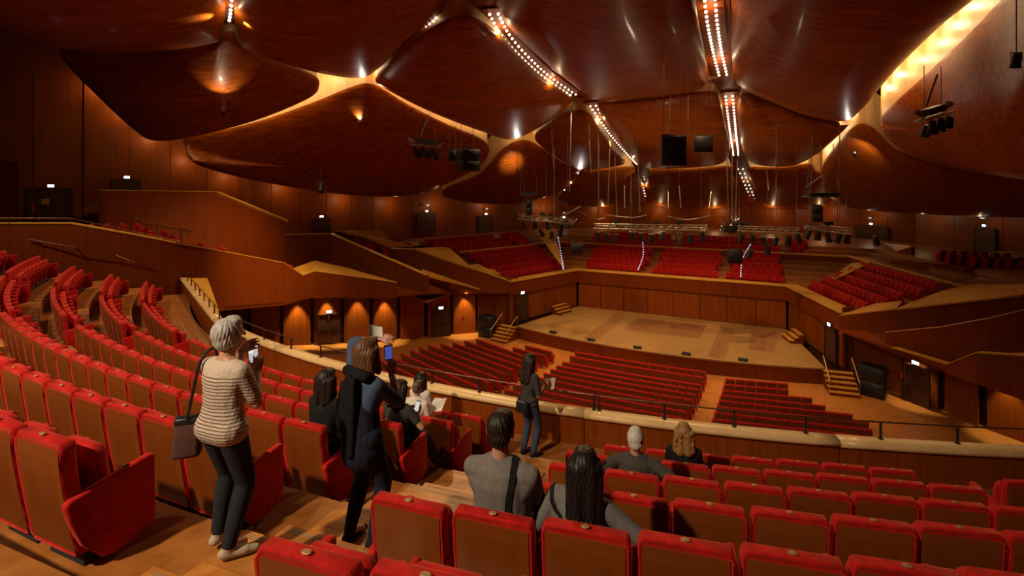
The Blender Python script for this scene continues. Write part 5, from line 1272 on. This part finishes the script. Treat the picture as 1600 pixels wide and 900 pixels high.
def truss(label, p0, p1, hangs, n=10):
    e = tag(empty('lighting_truss', p0), label, 'truss'); d = (p1 - p0); m = MB(); off = [Vector((0, 0, 0)), Vector((0, 0, .36)), Vector((.18, .30, .18))]
    for o in off: m.tube(p0 + o, p1 + o, .035, .035, 6)
    kid(m, 'chord', 'steel', e); m = MB()
    for k in range(n):
        a, b = p0 + d * k / n, p0 + d * (k + 1) / n
        m.tube(a, b + off[1], .015, .015, 5); m.tube(a + off[1], b + off[2], .015, .015, 5); m.tube(a + off[2], b, .015, .015, 5)
    kid(m, 'brace', 'steel', e)
    m = MB()
    for (f, zt) in hangs: q = p0 + d * f + off[1]; m.tube(q, Vector((q.x, q.y, zt)), .016, .016, 5)
    kid(m, 'cable', 'steel', e)
    rt = random.Random(int(p0.x * 10)); nn_ = max(4, int(d.length * 1.6))
    for k in range(nn_):
        a = p0 + d * rt.random() + Vector((0, rt.uniform(0, .3), rt.uniform(.05, .4))); b = a + d.normalized() * rt.uniform(.3, .9) + Vector((0, 0, rt.uniform(-.1, .15)))
        kid(MB().path(smoothcurve([a, (a + b) / 2 - Vector((0, 0, rt.uniform(.15, .5))), b], 4, False), .025, 5), 'slack_cable', 'black' if k % 3 else 'steel', e)
    for k in range(max(2, nn_ // 4)):
        a = p0 + d * rt.random(); kid(MB().box(-.22, .22, -.15, .15, .3, .55, Matrix.Translation(a + Vector((0, .15, .08)))), 'dimmer_box', 'black', e)
truss('lighting truss hanging over the left end of the stage', P(810, 342, 37), P(895, 350, 39), [(.1, 16), (.5, 16), (.9, 16)], 7)
truss('long lighting truss hanging over the middle of the stage', P(928, 357, 39.5), P(1105, 360, 36.5), [(.05, 15.5), (.35, 15.5), (.65, 15.5), (.95, 15.5)], 14)
truss('lighting truss hanging over the stage beside the cable bundle', P(1150, 361, 36), P(1250, 364, 34.5), [(.05, 15.5), (.5, 15.5), (.95, 15.5)], 8)
truss('lighting truss hanging over the right end of the stage', P(1256, 357, 33.5), P(1330, 366, 32.5), [(.1, 15.5), (.9, 15.5)], 6)
for i, (px, py, d, dr) in enumerate([(818, 351, 37, (.2, .3, -1)), (836, 352, 37.4, (0, .4, -1)), (856, 352, 37.8, (.4, .3, -1)), (877, 356, 38.2, (-.2, .3, -1)), (846, 364, 38.4, (.6, .2, -1)), (862, 367, 38.4, (0, .3, -1)), (876, 364, 38.6, (-.3, .2, -1))]):
    spotlamp('black stage lamp, %s along the left truss from the slim loudspeaker' % ORDN[i], P(px, py, d), dr, 'lamps of the left truss', 1.25)
for i, (px, dr) in enumerate([(935, (0, .3, -1)), (948, (.3, .2, -1)), (962, (-.2, .2, -1)), (988, (.1, .4, -1)), (1003, (.4, .1, -1)), (1018, (0, .3, -1)), (1035, (-.4, .1, -1)), (1060, (.2, -.3, -1)), (1080, (0, .3, -1)), (1098, (.3, .2, -1))]):
    spotlamp('black stage lamp, %s along the long truss towards the cable bundle' % ORDN[i], P(px, 369 + (i % 3) * 2, 39.4 - (px - 928) * .017), dr, 'lamps of the long truss', 1.35)
for i, (px, py) in enumerate([(1158, 372), (1176, 374), (1193, 376), (1212, 377), (1232, 376), (1248, 373), (1171, 397), (1200, 391)]):
    spotlamp('black stage lamp, %s on the truss running right from the cable bundle' % ORDN[i], P(px, py, 35.5), ((i % 3 - 1) * .4, .2, -1), 'lamps beside the cable bundle', 1.35)
for i, (px, py) in enumerate([(1262, 366), (1278, 368), (1294, 371), (1310, 373), (1324, 373), (1369, 376)]):
    spotlamp('black stage lamp, %s on the right truss below the equipment platform' % ORDN[i], P(px, py, 33), ((i % 3 - 1) * .4, .2, -1), 'lamps of the right truss', 1.3)
# lamp clusters
def cluster(label, c, w_, yaw, n, hang, s=1., tiltz=0.):
    e = tag(empty('lamp_cluster', c), label, 'lights'); T = Matrix.Translation(c) @ Matrix.Rotation(yaw, 4, 'Z') @ Matrix.Rotation(tiltz, 4, 'Y')
    m = MB(); m.box(-w_ * .28, w_ * .28, -.18 * s, .18 * s, .10 * s, .34 * s, T); kid(m, 'dimmer_box', 'black', e)
    m = MB()
    for y in (-.2 * s, .2 * s): m.tube(T @ Vector((-w_ / 2, y, 0)), T @ Vector((w_ / 2, y, 0)), .03 * s, .03 * s, 6)
    for k in range(5): x = w_ * (k / 4 - .5); m.tube(T @ Vector((x, -.2 * s, 0)), T @ Vector((x, .2 * s, 0)), .02 * s, .02 * s, 5)
    kid(m, 'frame', 'steel', e)
    for k in range(n):
        x = w_ * ((k + .5) / n - .5) * .9
        for row in (0, 1):
            m = MB(); p = T @ Vector((x + .1 * row, (-.15 if row == 0 else .15) * s, -.30 * s - .12 * row * s)); can(m, p, (.3 - .2 * row, .5, -1), .42 * s, .14 * s); kid(m, 'lamp_can', 'black', e)
            m = MB(); m.tube(p, T @ Vector((x, (-.2 if row == 0 else .2) * s, 0)), .018 * s, .018 * s, 5); kid(m, 'yoke', 'steel', e)
    for x in (-.48, .48):
        m = MB(); can(m, T @ Vector((w_ * x, 0, .22 * s)), (-.6 if x < 0 else .6, .2, .4), .36 * s, .12 * s); kid(m, 'lamp_can', 'steel', e)
    m = MB()
    for x in (-.3, .3): p = T @ Vector((x * w_, 0, .3 * s)); m.tube(p, Vector((p.x, p.y, hang)), .014, .014, 5)
    kid(m, 'cable', 'steel', e)
    q = T @ Vector((-w_ * .2, 0, .45 * s)); kid(MB().tube(q, Vector((q.x + .4 * s, q.y, q.z + 1.1 * s)), .04 * s, .035 * s, 6), 'hanger_arm', 'steel' if s < 1.1 else 'black', e)
cluster('cluster of lamps in a frame hanging under the large low shell', P(665, 228, 26), 1.6, -.25, 3, 15.0, 1., .12)
cluster('cluster of lamps in a tilted frame hanging under the huge dark shell', P(1460, 182, 18), 1.35, .25, 3, 16.3, 1., -.28)
spotlamp('single small lamp hanging at the far right under the dark shell', P(1588, 95, 16), (0, .2, -1), 'single hanging lamps', 1.0, 2.2)
spotlamp('single projector fixed below the large low shell over the left terrace', P(502, 293, 36), (.1, -.5, -1), 'single hanging lamps', 1.5, 1.2)
# equipment platforms at the truss ends
for lab, px, py, d, wd in (('pale equipment platform hanging at the left end of the truss', 826, 305, 36, 1.2), ('pale equipment platform hanging at the right end of the truss', 1285, 308, 33, 2.2)):
    c = P(px, py, d); e = tag(empty('rig_platform', c), lab, 'platform'); kid(MB().box(-wd / 2, wd / 2, -.4, .4, 0, .06, Matrix.Translation(c)), 'plate', 'steel', e)
    kid(MB().box(-wd * .42, wd * .42, -.3, .3, .06, .28, Matrix.Translation(c)), 'equipment_box', 'black', e)
    m = MB()
    for x in (-.5, .5): m.tube(c + Vector((x * wd, 0, .05)), c + Vector((x * wd * .6, 0, 3.4)), .02, .02, 5)
    kid(m, 'cable', 'steel', e)
# hanging rods and cable bundle
rods = [(866, 345, 230, 36), (890, 300, 165, 36), (924, 270, 220, 36), (935, 340, 200, 38), (950, 318, 232, 38), (964, 340, 245, 37), (976, 325, 290, 38), (985, 318, 220, 36), (1000, 330, 250, 37), (1044, 325, 300, 36),
        (1064, 325, 290, 36), (1108, 325, 300, 36), (1138, 345, 205, 36), (1144, 345, 230, 35), (1149, 345, 250, 35), (1201, 298, 262, 36), (1213, 345, 175, 34), (1266, 330, 215, 33), (1285, 310, 225, 33), (1312, 350, 200, 33), (1075, 212, 152, 26), (1045, 212, 150, 26), (865, 262, 205, 34)]
for i, (px, yb, yt, d) in enumerate(sorted(rods)):
    a, b = P(px, yb, d), P(px + (i % 3 - 1) * 3, yt, d + .4); o = MB().tube(a, b, .035, .03, 6).tube(b, b + Vector((0, 0, 1.2)), .01, .01, 5).build('hanging_rod', 'steel')
    tag(o, 'thin steel rod on a wire, %s counting from the left truss' % ORDN[i], 'rod', 'hanging rods over the stage')
for i, (pts) in enumerate([[(908, 322, 38), (875, 340, 38)], [(850, 335, 37), (868, 318, 37)], [(905, 330, 38), (930, 342, 38.5), (945, 340, 38.5)], [(1042, 338, 37), (1075, 343, 37), (1110, 337, 36.5)], [(945, 335, 38), (985, 340, 38), (1010, 336, 38)], [(1192, 328, 35), (1212, 350, 35)], [(1258, 293, 33), (1288, 272, 33)]]):
    cv = smoothcurve([P(*q) for q in pts], 5, False) if len(pts) > 2 else [P(*q) for q in pts]
    o = MB().path(cv, .035, 6).build('rig_cable', 'steel'); tag(o, 'loose grey cable or bar over the stage, ' + ['sloping down to the left truss', 'rising beside the left truss', 'sagging between left and long truss', 'sagging over the long truss near the bundle', 'sagging over the long truss at its start', 'leaning beside the lamps right of the bundle', 'slanting to the right platform'][i], 'cable', 'slung cables over the stage')
cbm = tag(empty('cable_bundle', P(1140, 352, 35.5)), 'thick tangled bundle of cables and chain hoists above the stage centre', 'cables')
rr2 = random.Random(5)
for k in range(14):
    a = P(1140 + rr2.uniform(-14, 14), 352 + rr2.uniform(-8, 10), 35.5 + rr2.uniform(-.4, .4)); b = P(1140 + rr2.uniform(-16, 16), 345 + rr2.uniform(-8, 14), 35.5 + rr2.uniform(-.4, .4))
    kid(MB().path(smoothcurve([a, (a + b) / 2 + Vector((0, 0, -.25)), b], 4, False), .03, 5), 'cable', 'steel' if k % 2 else 'black', cbm)
kid(MB().box(-.4, .4, -.3, .3, -.2, .25, Matrix.Translation(P(1140, 358, 35.5))), 'hoist', 'black', cbm)
